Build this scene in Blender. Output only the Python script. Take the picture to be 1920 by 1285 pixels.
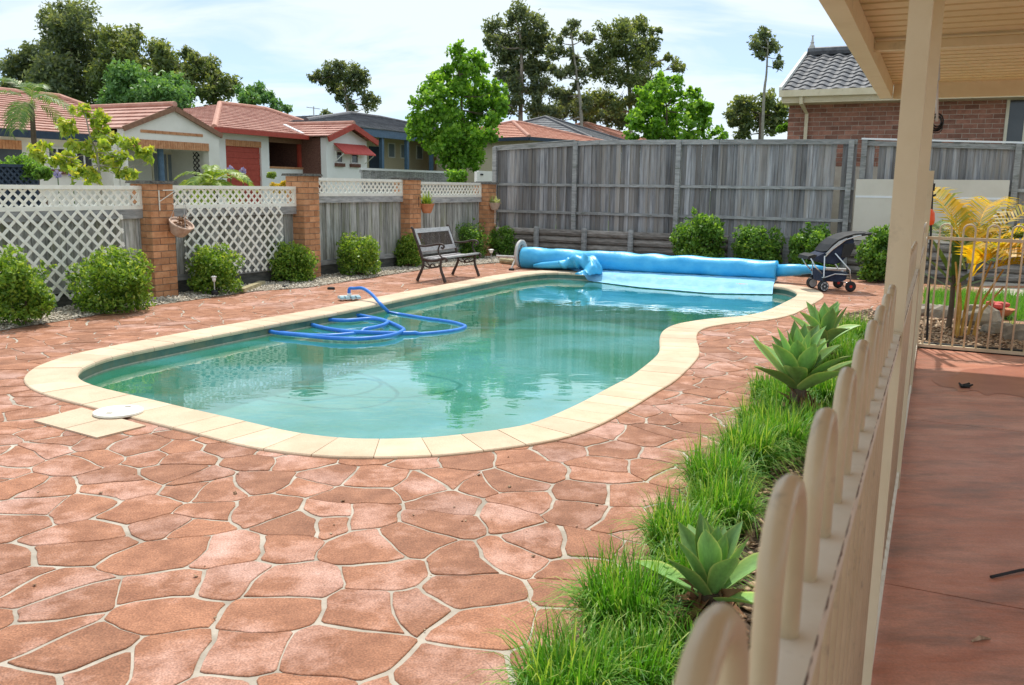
import bpy, math, random
import numpy as np
from mathutils import Vector, Matrix
from mathutils.geometry import tessellate_polygon

for o in list(bpy.data.objects):
    bpy.data.objects.remove(o)
scene = bpy.context.scene
COL = scene.collection
random.seed(7)
RNG = np.random.default_rng(7)

# ------------------------------------------------------------------ camera
FPX, CH, ROLL = 1650.0, 1.45, 0.0135
PITCH = math.atan(292 / FPX)
cF = Vector((0, math.cos(PITCH), -math.sin(PITCH)))
cR0 = Vector((1, 0, 0)); cU0 = Vector((0, math.sin(PITCH), math.cos(PITCH)))
cR = cR0 * math.cos(ROLL) + cU0 * math.sin(ROLL)
cU = -cR0 * math.sin(ROLL) + cU0 * math.cos(ROLL)
CAM = Vector((0, 0, CH))
cam = bpy.data.cameras.new('camera'); camo = bpy.data.objects.new('camera', cam); COL.objects.link(camo)
cam.sensor_width = 36; cam.lens = FPX / 1920 * 36; cam.clip_start = 0.02; cam.clip_end = 2000
camo.matrix_world = Matrix(((cR.x, cU.x, -cF.x, 0), (cR.y, cU.y, -cF.y, 0), (cR.z, cU.z, -cF.z, CH), (0, 0, 0, 1)))
cam.dof.use_dof = True; cam.dof.focus_distance = 6.5; cam.dof.aperture_fstop = 12.0
scene.camera = camo
scene.render.resolution_x = 1024; scene.render.resolution_y = 685

# ------------------------------------------------------------------ world, sun, exposure
SUN_AZ, SUN_EL = math.radians(5), math.radians(61)
world = bpy.data.worlds.new('World'); scene.world = world; world.use_nodes = True
wn = world.node_tree; wn.nodes.clear()
def N(nt, t, **kw):
    n = nt.nodes.new(t)
    for k, v in kw.items():
        if k in n.inputs.keys() if isinstance(k, str) else False: n.inputs[k].default_value = v
        else: setattr(n, k, v)
    return n
sky = wn.nodes.new('ShaderNodeTexSky'); sky.sky_type = 'NISHITA'; sky.sun_disc = False
sky.sun_elevation = SUN_EL; sky.sun_rotation = SUN_AZ; sky.air_density = 0.8; sky.dust_density = 0.0; sky.ozone_density = 4.0; sky.altitude = 800
bgn = wn.nodes.new('ShaderNodeBackground'); bgn.inputs[1].default_value = 0.12
wo = wn.nodes.new('ShaderNodeOutputWorld')
tc = wn.nodes.new('ShaderNodeTexCoord')
sx = wn.nodes.new('ShaderNodeSeparateXYZ'); wn.links.new(tc.outputs['Generated'], sx.inputs[0])
ad = wn.nodes.new('ShaderNodeMath'); ad.operation = 'ADD'; ad.inputs[1].default_value = 0.22
ab = wn.nodes.new('ShaderNodeMath'); ab.operation = 'ABSOLUTE'
wn.links.new(sx.outputs[2], ab.inputs[0]); wn.links.new(ab.outputs[0], ad.inputs[0])
dv = wn.nodes.new('ShaderNodeVectorMath'); dv.operation = 'DIVIDE'
cb = wn.nodes.new('ShaderNodeCombineXYZ')
for i in range(3): wn.links.new(ad.outputs[0], cb.inputs[i])
wn.links.new(tc.outputs['Generated'], dv.inputs[0]); wn.links.new(cb.outputs[0], dv.inputs[1])
mp = wn.nodes.new('ShaderNodeMapping'); mp.inputs['Scale'].default_value = (0.55, 1.25, 0.6); mp.inputs['Location'].default_value = (1.72, 0.3, 0.2)
mp.inputs['Rotation'].default_value = (0, 0, 0.35)
wn.links.new(dv.outputs[0], mp.inputs[0])
cn = wn.nodes.new('ShaderNodeTexNoise'); cn.inputs['Scale'].default_value = 2.3; cn.inputs['Detail'].default_value = 8; cn.inputs['Roughness'].default_value = 0.55
cn.inputs['Distortion'].default_value = 0.6
wn.links.new(mp.outputs[0], cn.inputs[0])
cr = wn.nodes.new('ShaderNodeValToRGB'); cr.color_ramp.elements[0].position = 0.37; cr.color_ramp.elements[1].position = 0.55
cr.color_ramp.elements[0].color = (0.55, 0.55, 0.55, 1)
wn.links.new(cn.outputs[0], cr.inputs[0])
mx = wn.nodes.new('ShaderNodeMixRGB'); mx.inputs[2].default_value = (4.3, 4.85, 5.2, 1)
skm = wn.nodes.new('ShaderNodeMixRGB'); skm.blend_type = 'MULTIPLY'; skm.inputs[0].default_value = 1; skm.inputs[2].default_value = (0.62, 0.74, 0.88, 1)
wn.links.new(sky.outputs[0], skm.inputs[1])
wn.links.new(cr.outputs[0], mx.inputs[0]); wn.links.new(skm.outputs[0], mx.inputs[1])
wn.links.new(mx.outputs[0], bgn.inputs[0]); wn.links.new(bgn.outputs[0], wo.inputs[0])
sl = bpy.data.lights.new('sun', 'SUN'); sl.energy = 2.35; sl.angle = math.radians(1.2); sl.color = (1, 0.96, 0.88)
so = bpy.data.objects.new('sun', sl); COL.objects.link(so)
sdir = Vector((math.sin(SUN_AZ) * math.cos(SUN_EL), math.cos(SUN_AZ) * math.cos(SUN_EL), math.sin(SUN_EL)))
so.rotation_euler = sdir.to_track_quat('Z', 'Y').to_euler(); so.location = (0, 0, 40)
vs = scene.view_settings; vs.view_transform = 'Standard'; vs.look = 'None'; vs.exposure = 0.83; vs.gamma = 1.0; vs.use_curve_mapping = False
scene.render.engine = 'CYCLES'
scene.cycles.max_bounces = 8; scene.cycles.transparent_max_bounces = 12

# ------------------------------------------------------------------ pixel -> world helpers (a pixel is only a direction)
def ray(x, y): return cF + cR * ((x - 960) / FPX) - cU * ((y - 642.5) / FPX)
def G(x, y, z=0.0):
    d = ray(x, y); return CAM + d * ((z - CH) / d.z)
def D(x, y, Y):
    d = ray(x, y); return CAM + d * (Y / d.y)
def PXL(p):
    v = Vector(p) - CAM; w = v.dot(cF)
    return (960 + FPX * v.dot(cR) / w, 642.5 - FPX * v.dot(cU) / w) if w > 0.01 else (-9999, -9999)

# ------------------------------------------------------------------ object helpers
OFF = {}
def link(o, parent=None):
    COL.objects.link(o)
    if parent is not None: o.parent = parent
def tag(o, label=None, cat=None, group=None, kind=None):
    if label: o['label'] = label
    if cat: o['category'] = cat
    if group: o['group'] = group
    if kind: o['kind'] = kind
    return o
def thing(name, label, cat, loc, group=None, kind=None):
    e = bpy.data.objects.new(name, None); link(e); e.empty_display_size = 0.1
    e.location = loc; OFF[e.name] = Vector(loc)
    return tag(e, label, cat, group, kind)
def sub(name, parent, label=None):
    e = bpy.data.objects.new(name, None); link(e, parent); e.empty_display_size = 0.05
    OFF[e.name] = OFF[parent.name].copy()
    if label: e['label'] = label
    return e
def piece(name, me, parent, M, m=None):
    o = bpy.data.objects.new(name, me); link(o, parent)
    off = OFF[parent.name] if parent is not None else Vector((0, 0, 0))
    o.matrix_basis = Matrix.Translation(-off) @ M
    OFF[o.name] = M.to_translation()
    return o
def frame(c, ax, ay, az, s=(1, 1, 1)):
    ax, ay, az = Vector(ax), Vector(ay), Vector(az)
    return Matrix(((ax.x * s[0], ay.x * s[1], az.x * s[2], c[0]), (ax.y * s[0], ay.y * s[1], az.y * s[2], c[1]),
                   (ax.z * s[0], ay.z * s[1], az.z * s[2], c[2]), (0, 0, 0, 1)))
X3, Y3, Z3 = Vector((1, 0, 0)), Vector((0, 1, 0)), Vector((0, 0, 1))
class MB:
    def __init__(s): s.V = []; s.F = []
    def add(s, vs_, fs):
        b = len(s.V); s.V += [Vector(v) for v in vs_]; s.F += [tuple(b + i for i in f) for f in fs]; return s
    def hexa(s, p):   # 8 points: bottom ring 0-3, top ring 4-7
        return s.add(p, [(3, 2, 1, 0), (4, 5, 6, 7), (0, 1, 5, 4), (1, 2, 6, 5), (2, 3, 7, 6), (3, 0, 4, 7)])
    def box(s, c, size, ax=X3, ay=Y3, az=Z3):
        c = Vector(c); a = ax * (size[0] / 2); b = ay * (size[1] / 2); d = az * (size[2] / 2)
        return s.hexa([c - a - b - d, c + a - b - d, c + a + b - d, c - a + b - d, c - a - b + d, c + a - b + d, c + a + b + d, c - a + b + d])
    def bar(s, p, q, w, h, up=Z3):
        p, q = Vector(p), Vector(q); t = (q - p); L = t.length; t.normalize()
        side = t.cross(up)
        if side.length < 1e-4: side = t.cross(X3)
        side.normalize(); u = side.cross(t)
        return s.box((p + q) / 2, (L, w, h), t, side, u)
    def tube(s, path, r, n=8, closed=False, cap=True):
        path = [Vector(p) for p in path]; m = len(path)
        rs = r if isinstance(r, (list, tuple)) else [r] * m
        b = len(s.V); prev = None
        for i, p in enumerate(path):
            if closed: t = path[(i + 1) % m] - path[i - 1]
            else: t = path[min(i + 1, m - 1)] - path[max(i - 1, 0)]
            if t.length < 1e-9: t = Vector((0, 0, 1))
            t.normalize()
            if prev is None:
                a = t.cross(Z3)
                if a.length < 0.05: a = t.cross(X3)
            else:
                a = prev - t * prev.dot(t)
                if a.length < 1e-6: a = t.cross(X3)
            a.normalize(); prev = a; c = t.cross(a)
            for k in range(n):
                th = 2 * math.pi * k / n
                s.V.append(p + (a * math.cos(th) + c * math.sin(th)) * rs[i])
        for i in range(m if closed else m - 1):
            j = (i + 1) % m
            for k in range(n):
                k2 = (k + 1) % n
                s.F.append((b + i * n + k, b + i * n + k2, b + j * n + k2, b + j * n + k))
        if cap and not closed:
            s.F.append(tuple(b + k for k in range(n))[::-1]); s.F.append(tuple(b + (m - 1) * n + k for k in range(n)))
        return s
    def prism(s, poly, vec):
        n = len(poly); vec = Vector(vec); p = [Vector(q) for q in poly]
        b = len(s.V); s.V += p + [q + vec for q in p]
        s.F.append(tuple(b + i for i in range(n))[::-1]); s.F.append(tuple(b + n + i for i in range(n)))
        for i in range(n):
            j = (i + 1) % n; s.F.append((b + i, b + j, b + n + j, b + n + i))
        return s
    def lathe(s, c, prof, n=20, ax=X3, ay=Y3, az=Z3):
        b = len(s.V); c = Vector(c)
        for (r, h) in prof:
            for k in range(n):
                th = 2 * math.pi * k / n
                s.V.append(c + ax * (r * math.cos(th)) + ay * (r * math.sin(th)) + az * h)
        for i in range(len(prof) - 1):
            for k in range(n):
                k2 = (k + 1) % n
                s.F.append((b + i * n + k, b + i * n + k2, b + (i + 1) * n + k2, b + (i + 1) * n + k))
        if prof[0][0] > 1e-5: s.F.append(tuple(b + k for k in range(n))[::-1])
        if prof[-1][0] > 1e-5: s.F.append(tuple(b + (len(prof) - 1) * n + k for k in range(n)))
        return s
    def mesh(s, name, m, origin, smooth=False):
        me = bpy.data.meshes.new(name)
        me.from_pydata([(v - origin)[:] for v in s.V], [], s.F)
        if smooth: me.polygons.foreach_set('use_smooth', [True] * len(me.polygons))
        if m is not None: me.materials.append(m)
        me.update(); return me
    def build(s, name, m, parent=None, smooth=False, kind=None, label=None, cat=None, group=None):
        xs = [v.x for v in s.V]; ys = [v.y for v in s.V]; zs = [v.z for v in s.V]
        o0 = Vector(((min(xs) + max(xs)) / 2, (min(ys) + max(ys)) / 2, min(zs)))
        o = piece(name, s.mesh(name, m, o0, smooth), parent, Matrix.Translation(o0))
        return tag(o, label, cat, group, kind)
def npmesh(name, V, Fc, m, parent=None, rnd=None, smooth=False, kind=None, label=None, cat=None, group=None, uv=None):
    V = np.asarray(V, dtype=np.float64); Fc = np.asarray(Fc, dtype=np.int32)
    o0 = np.array([(V[:, 0].min() + V[:, 0].max()) / 2, (V[:, 1].min() + V[:, 1].max()) / 2, V[:, 2].min()])
    me = bpy.data.meshes.new(name); k = Fc.shape[1]
    me.vertices.add(len(V)); me.vertices.foreach_set('co', (V - o0).astype(np.float32).ravel())
    me.loops.add(Fc.size); me.loops.foreach_set('vertex_index', Fc.ravel())
    me.polygons.add(len(Fc)); me.polygons.foreach_set('loop_start', np.arange(0, Fc.size, k, dtype=np.int32))
    me.polygons.foreach_set('loop_total', np.full(len(Fc), k, dtype=np.int32))
    if smooth: me.polygons.foreach_set('use_smooth', np.ones(len(Fc), dtype=bool))
    me.update(calc_edges=True)
    if rnd is not None:
        a = me.attributes.new('rnd', 'FLOAT', 'POINT'); a.data.foreach_set('value', np.asarray(rnd, dtype=np.float32))
    if m is not None: me.materials.append(m)
    o = piece(name, me, parent, Matrix.Translation(Vector(o0)))
    return tag(o, label, cat, group, kind)
def catmull(pts, per=8, closed=True):
    P = [Vector(p) for p in pts]; n = len(P); out = []
    for i in range(n if closed else n - 1):
        if closed: a, b, c, d = P[i - 1], P[i], P[(i + 1) % n], P[(i + 2) % n]
        else: a, b, c, d = P[max(i - 1, 0)], P[i], P[i + 1], P[min(i + 2, n - 1)]
        for k in range(per):
            t = k / per
            out.append(0.5 * ((2 * b) + (c - a) * t + (2 * a - 5 * b + 4 * c - d) * t * t + (3 * b - a - 3 * c + d) * t ** 3))
    if not closed: out.append(P[-1])
    return out

# ------------------------------------------------------------------ materials
MATS = {}
def mat(name, c1, c2=None, scale=8.0, rough=0.8, bump=0.0, bscale=60.0, spec=0.3, metal=0.0, stretch=(1, 1, 1), rand=0.0, c3=None, s3=2.0, t3=(0.5, 0.62),
        coords='pos', detail=6, wear=None, fine=0.0, sharp=(0.35, 0.65)):
    m = bpy.data.materials.new(name); m.use_nodes = True; nt = m.node_tree; b = nt.nodes['Principled BSDF']
    b.inputs['Roughness'].default_value = rough; b.inputs['Specular IOR Level'].default_value = spec; b.inputs['Metallic'].default_value = metal
    c1 = tuple(c1) + (1,)
    if c2 is None:
        b.inputs['Base Color'].default_value = c1; col = None
    if coords == 'pos':
        g = nt.nodes.new('ShaderNodeNewGeometry'); vec = g.outputs['Position']
    else:
        g = nt.nodes.new('ShaderNodeTexCoord'); vec = g.outputs['Object']
    oi = nt.nodes.new('ShaderNodeObjectInfo')
    mpn = nt.nodes.new('ShaderNodeMapping'); mpn.inputs['Scale'].default_value = stretch
    nt.links.new(vec, mpn.inputs[0])
    if rand > 0:
        ml = nt.nodes.new('ShaderNodeVectorMath'); ml.operation = 'SCALE'; ml.inputs[0].default_value = (17.3, 11.1, 23.7)
        nt.links.new(oi.outputs['Random'], ml.inputs['Scale']); nt.links.new(ml.outputs[0], mpn.inputs['Location'])
    if c2 is not None:
        n1 = nt.nodes.new('ShaderNodeTexNoise'); n1.inputs['Scale'].default_value = scale; n1.inputs['Detail'].default_value = detail; n1.inputs['Roughness'].default_value = 0.65
        nt.links.new(mpn.outputs[0], n1.inputs[0])
        r = nt.nodes.new('ShaderNodeValToRGB'); r.color_ramp.elements[0].position = sharp[0]; r.color_ramp.elements[1].position = sharp[1]
        r.color_ramp.elements[0].color = c1; r.color_ramp.elements[1].color = tuple(c2) + (1,)
        nt.links.new(n1.outputs[0], r.inputs[0]); col = r.outputs[0]
        if c3 is not None:
            n3 = nt.nodes.new('ShaderNodeTexNoise'); n3.inputs['Scale'].default_value = s3; n3.inputs['Detail'].default_value = 8; n3.inputs['Roughness'].default_value = 0.7
            nt.links.new(mpn.outputs[0], n3.inputs[0])
            r3 = nt.nodes.new('ShaderNodeValToRGB'); r3.color_ramp.elements[0].position = t3[0]; r3.color_ramp.elements[1].position = t3[1]
            nt.links.new(n3.outputs[0], r3.inputs[0])
            mm = nt.nodes.new('ShaderNodeMixRGB'); mm.inputs[2].default_value = tuple(c3) + (1,)
            nt.links.new(r3.outputs[0], mm.inputs[0]); nt.links.new(col, mm.inputs[1]); col = mm.outputs[0]
        if fine > 0:
            nf = nt.nodes.new('ShaderNodeTexNoise'); nf.inputs['Scale'].default_value = 140; nf.inputs['Detail'].default_value = 3
            nt.links.new(vec, nf.inputs[0])
            mrf = nt.nodes.new('ShaderNodeMapRange'); mrf.inputs['From Min'].default_value = 0.3; mrf.inputs['From Max'].default_value = 0.7
            mrf.inputs['To Min'].default_value = 1 - fine; mrf.inputs['To Max'].default_value = 1 + fine
            nt.links.new(nf.outputs[0], mrf.inputs[0])
            mf = nt.nodes.new('ShaderNodeVectorMath'); mf.operation = 'SCALE'
            nt.links.new(col, mf.inputs[0]); nt.links.new(mrf.outputs[0], mf.inputs['Scale']); col = mf.outputs[0]
        if rand > 0:
            mr = nt.nodes.new('ShaderNodeMapRange'); mr.inputs['To Min'].default_value = 1 - rand; mr.inputs['To Max'].default_value = 1 + rand
            nt.links.new(oi.outputs['Random'], mr.inputs[0])
            mv = nt.nodes.new('ShaderNodeVectorMath'); mv.operation = 'SCALE'
            nt.links.new(col, mv.inputs[0]); nt.links.new(mr.outputs[0], mv.inputs['Scale']); col = mv.outputs[0]
        nt.links.new(col, b.inputs['Base Color'])
    if bump > 0:
        nb = nt.nodes.new('ShaderNodeTexNoise'); nb.inputs['Scale'].default_value = bscale; nb.inputs['Detail'].default_value = 4
        nt.links.new(mpn.outputs[0], nb.inputs[0])
        bp = nt.nodes.new('ShaderNodeBump'); bp.inputs['Strength'].default_value = bump; bp.inputs['Distance'].default_value = 0.01
        nt.links.new(nb.outputs[0], bp.inputs['Height']); nt.links.new(bp.outputs[0], b.inputs['Normal'])
    MATS[name] = m; return m
def leafmat(name, dark, mid, light, trans=0.35, rough=0.45, spec=0.35):
    m = bpy.data.materials.new(name); m.use_nodes = True; nt = m.node_tree; b = nt.nodes['Principled BSDF']; out = nt.nodes['Material Output']
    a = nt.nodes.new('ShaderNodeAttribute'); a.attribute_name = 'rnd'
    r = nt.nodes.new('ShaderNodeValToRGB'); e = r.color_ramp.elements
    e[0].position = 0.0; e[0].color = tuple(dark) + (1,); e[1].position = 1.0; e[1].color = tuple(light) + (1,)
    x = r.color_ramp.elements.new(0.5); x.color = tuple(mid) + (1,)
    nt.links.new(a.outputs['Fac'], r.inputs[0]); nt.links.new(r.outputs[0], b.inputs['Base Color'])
    b.inputs['Roughness'].default_value = rough; b.inputs['Specular IOR Level'].default_value = spec
    tr = nt.nodes.new('ShaderNodeBsdfTranslucent')
    hs = nt.nodes.new('ShaderNodeMixRGB'); hs.blend_type = 'MULTIPLY'; hs.inputs[0].default_value = 1; hs.inputs[2].default_value = (1.5, 1.45, 0.6, 1)
    nt.links.new(r.outputs[0], hs.inputs[1]); nt.links.new(hs.outputs[0], tr.inputs[0])
    mxs = nt.nodes.new('ShaderNodeMixShader'); mxs.inputs[0].default_value = trans
    nt.links.new(b.outputs[0], mxs.inputs[1]); nt.links.new(tr.outputs[0], mxs.inputs[2]); nt.links.new(mxs.outputs[0], out.inputs[0])
    MATS[name] = m; return m

mat('stone', (0.255, 0.104, 0.054), (0.40, 0.18, 0.10), scale=8, rough=0.7, bump=0.4, bscale=60, rand=0.15, c3=(0.58, 0.36, 0.30), s3=2.0, t3=(0.49, 0.74), fine=0.36)
mat('grout', (0.33, 0.285, 0.23), (0.54, 0.48, 0.40), scale=5, rough=0.9, bump=0.3)
mat('sandstone', (0.585, 0.435, 0.295), (0.69, 0.54, 0.385), scale=3, rough=0.75, bump=0.2, bscale=50, rand=0.10, stretch=(1, 1, 1), c3=(0.45, 0.34, 0.23), s3=4, t3=(0.58, 0.85), fine=0.10)
mat('joint', (0.33, 0.26, 0.18), (0.42, 0.34, 0.25), rough=0.9)
mat('poolwall', (0.06, 0.14, 0.12), (0.11, 0.22, 0.18), scale=5, rough=0.5, c3=(0.16, 0.2, 0.13), s3=1.5)
mat('poolband', (0.36, 0.36, 0.28), (0.5, 0.48, 0.38), scale=20, rough=0.7)
mat('poolfloor', (0.34, 0.62, 0.62), (0.50, 0.76, 0.80), scale=1.3, rough=0.7, c3=(0.18, 0.48, 0.36), s3=0.5, t3=(0.46, 0.62), fine=0.2)
mat('soil', (0.05, 0.035, 0.025), (0.12, 0.085, 0.06), scale=18, rough=0.95, bump=0.8, bscale=60)
mat('grassground', (0.05, 0.09, 0.025), (0.10, 0.14, 0.04), scale=6, rough=0.95, bump=0.5)
mat('street', (0.07, 0.07, 0.07), (0.11, 0.11, 0.105), scale=30, rough=0.9)
mat('gravelbase', (0.30, 0.25, 0.19), (0.5, 0.44, 0.36), scale=60, rough=0.95, bump=0.9, bscale=90)
mat('pebble', (0.38, 0.31, 0.23), (0.66, 0.60, 0.50), scale=25, rough=0.85, detail=2)
mat('chip', (0.20, 0.11, 0.06), (0.62, 0.46, 0.31), scale=30, rough=0.9, detail=2)
mat('wood', (0.15, 0.15, 0.16), (0.40, 0.395, 0.40), scale=5, rough=0.9, bump=0.4, bscale=22, stretch=(5, 5, 0.28), rand=0.45, c3=(0.27, 0.235, 0.20), s3=1.3, t3=(0.44, 0.68))
mat('woodh', (0.22, 0.22, 0.215), (0.42, 0.415, 0.40), scale=5, rough=0.9, bump=0.3, bscale=20, stretch=(1, 1, 6), rand=0.2, c3=(0.12, 0.13, 0.10), s3=1.5, t3=(0.55, 0.7))
mat('woodgreen', (0.20, 0.20, 0.18), (0.48, 0.48, 0.45), scale=7, rough=0.9, bump=0.4, bscale=22, stretch=(5, 5, 0.45), rand=0.3, c3=(0.23, 0.24, 0.14), s3=1.2, t3=(0.5, 0.7))
mat('plinth', (0.06, 0.06, 0.055), (0.13, 0.125, 0.11), scale=6, rough=0.95, stretch=(1, 1, 5))
mat('sleeper', (0.15, 0.13, 0.112), (0.36, 0.32, 0.285), scale=5, rough=0.95, bump=0.6, bscale=20, stretch=(1, 1, 7), rand=0.25)
mat('brickorange', (0.44, 0.19, 0.085), (0.60, 0.31, 0.16), scale=8, rough=0.85, bump=0.4, bscale=40, rand=0.17, c3=(0.30, 0.17, 0.11), s3=9, t3=(0.6, 0.8))
mat('mortar', (0.24, 0.17, 0.12), (0.34, 0.26, 0.19), rough=0.95)
mat('cap', (0.05, 0.045, 0.04), (0.18, 0.165, 0.14), scale=22, rough=0.95, bump=0.8, bscale=40)
mat('brickred', (0.25, 0.11, 0.075), (0.38, 0.185, 0.13), scale=9, rough=0.85, bump=0.3, bscale=40, rand=0.3)
mat('mortarpale', (0.52, 0.44, 0.36), (0.62, 0.54, 0.45), rough=0.95)
mat('lattice', (0.78, 0.75, 0.65), (0.86, 0.84, 0.76), scale=9, rough=0.6, rand=0.05, c3=(0.50, 0.48, 0.37), s3=7, t3=(0.66, 0.88))
mat('cream', (0.62, 0.52, 0.35), (0.70, 0.60, 0.43), scale=5, rough=0.5, spec=0.4, c3=(0.30, 0.25, 0.18), s3=6, t3=(0.62, 0.85))
mat('creamdirty', (0.52, 0.41, 0.26), (0.62, 0.50, 0.335), scale=6, rough=0.32, spec=0.5, c3=(0.26, 0.22, 0.165), s3=22, t3=(0.58, 0.76))
mat('roofsheet', (0.66, 0.52, 0.30), (0.72, 0.58, 0.36), scale=3, rough=0.5, spec=0.4)
mat('beam', (0.68, 0.57, 0.39), (0.75, 0.65, 0.47), scale=3, rough=0.55, c3=(0.36, 0.30, 0.21), s3=3, t3=(0.58, 0.8))
mat('verfloor', (0.47, 0.18, 0.11), (0.62, 0.30, 0.21), scale=3.2, rough=0.42, bump=0.5, bscale=18, c3=(0.19, 0.125, 0.10), s3=2.6, t3=(0.47, 0.74), fine=0.12, stretch=(0.6, 1.6, 1))
mat('dark', (0.012, 0.012, 0.013), (0.03, 0.03, 0.03), rough=0.7)
mat('bluecover', (0.03, 0.38, 0.72), (0.09, 0.50, 0.80), scale=3, rough=0.42, spec=0.5, bump=0.9, bscale=7)
mat('palecover', (0.18, 0.47, 0.68), (0.30, 0.58, 0.76), scale=5, rough=0.65, spec=0.25, bump=0.5, bscale=12)
mat('hose', (0.02, 0.16, 0.60), (0.04, 0.24, 0.72), scale=6, rough=0.4, spec=0.5)
mat('whiteplastic', (0.74, 0.73, 0.68), (0.82, 0.81, 0.77), rough=0.5)
mat('palebluep', (0.35, 0.62, 0.72), (0.5, 0.75, 0.82), rough=0.5)
mat('greyplastic', (0.45, 0.44, 0.42), (0.6, 0.58, 0.55), rough=0.6)
mat('iron', (0.035, 0.022, 0.018), (0.075, 0.05, 0.04), scale=20, rough=0.6, spec=0.4)
mat('benchslat', (0.30, 0.29, 0.29), (0.46, 0.44, 0.44), scale=8, rough=0.7, stretch=(4, 1, 4), rand=0.12)
mat('navy', (0.012, 0.018, 0.04), (0.03, 0.042, 0.08), scale=8, rough=0.8, bump=0.3, bscale=30)
mat('black', (0.015, 0.015, 0.017), (0.03, 0.03, 0.032), rough=0.5)
mat('silver', (0.62, 0.63, 0.65), rough=0.28, metal=0.9)
mat('rimgrey', (0.42, 0.44, 0.46), (0.5, 0.52, 0.54), rough=0.45)
mat('redplastic', (0.55, 0.03, 0.02), (0.6, 0.05, 0.03), rough=0.45)
mat('orangeplastic', (0.85, 0.10, 0.02), (0.9, 0.14, 0.04), rough=0.4)
mat('terracotta', (0.45, 0.16, 0.07), (0.58, 0.24, 0.12), scale=10, rough=0.8)
mat('terrapale', (0.44, 0.30, 0.22), (0.58, 0.42, 0.33), scale=14, rough=0.85)
mat('barkgum', (0.22, 0.17, 0.13), (0.46, 0.40, 0.34), scale=3, rough=0.9, stretch=(1, 1, 0.4))
mat('bark', (0.07, 0.05, 0.035), (0.16, 0.12, 0.085), scale=8, rough=0.95, stretch=(1, 1, 0.3), bump=0.5)
mat('barkpale', (0.24, 0.22, 0.18), (0.38, 0.35, 0.29), scale=6, rough=0.95)
mat('wallwhite', (0.78, 0.77, 0.73), (0.84, 0.83, 0.80), scale=1.5, rough=0.9)
mat('wallcream', (0.70, 0.68, 0.61), (0.78, 0.76, 0.69), scale=1.5, rough=0.9)
mat('wallyellow', (0.50, 0.43, 0.29), (0.60, 0.52, 0.37), scale=16, rough=0.9, stretch=(1, 1, 3))
mat('brickbrown', (0.10, 0.045, 0.035), (0.22, 0.105, 0.075), scale=14, rough=0.9, stretch=(1, 1, 3))
mat('bluepaint', (0.07, 0.125, 0.19), (0.10, 0.17, 0.25), rough=0.5)
mat('navypaint', (0.02, 0.035, 0.06), (0.035, 0.055, 0.085), rough=0.5)
mat('redpaint', (0.36, 0.05, 0.03), (0.44, 0.07, 0.045), rough=0.55)
mat('redawning', (0.48, 0.07, 0.06), (0.56, 0.11, 0.09), rough=0.7)
mat('brownpaint', (0.20, 0.10, 0.06), (0.28, 0.15, 0.09), rough=0.6)
mat('glassdark', (0.02, 0.025, 0.03), (0.05, 0.055, 0.06), scale=1, rough=0.12, spec=0.6)
mat('curtain', (0.16, 0.19, 0.22), (0.26, 0.30, 0.33), scale=14, rough=0.8, stretch=(3, 3, 0.2))
mat('frame', (0.70, 0.69, 0.65), (0.76, 0.75, 0.71), rough=0.5)
mat('framecream', (0.62, 0.57, 0.44), (0.68, 0.63, 0.5), rough=0.5)
mat('rock', (0.22, 0.19, 0.15), (0.42, 0.37, 0.30), scale=7, rough=0.95, bump=0.6, bscale=25)
mat('tilegrey', (0.065, 0.065, 0.072), (0.14, 0.14, 0.15), scale=8, rough=0.6, rand=0.2, spec=0.4)
mat('board', (0.60, 0.55, 0.46), (0.66, 0.61, 0.52), scale=2, rough=0.7)
mat('whitestrip', (0.76, 0.77, 0.78), (0.8, 0.8, 0.8), rough=0.5)
mat('log', (0.30, 0.24, 0.13), (0.50, 0.44, 0.27), scale=14, rough=0.9)
mat('canestem', (0.45, 0.22, 0.05), (0.62, 0.40, 0.10), scale=12, rough=0.7)
mat('ridgeterra', (0.45, 0.22, 0.16), (0.56, 0.31, 0.24), scale=4, rough=0.8)
mat('railtop', (0.66, 0.60, 0.48), (0.74, 0.69, 0.58), scale=14, rough=0.5, c3=(0.42, 0.37, 0.28), s3=24, t3=(0.60, 0.78))
mat('rust', (0.05, 0.035, 0.03), (0.16, 0.10, 0.08), scale=40, rough=0.9)
mat('wetfloor', (0.36, 0.13, 0.085), (0.46, 0.18, 0.12), scale=4, rough=0.33, spec=0.5)
mat('deadleaf', (0.20, 0.10, 0.05), (0.36, 0.20, 0.11), scale=14, rough=0.9)
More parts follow.
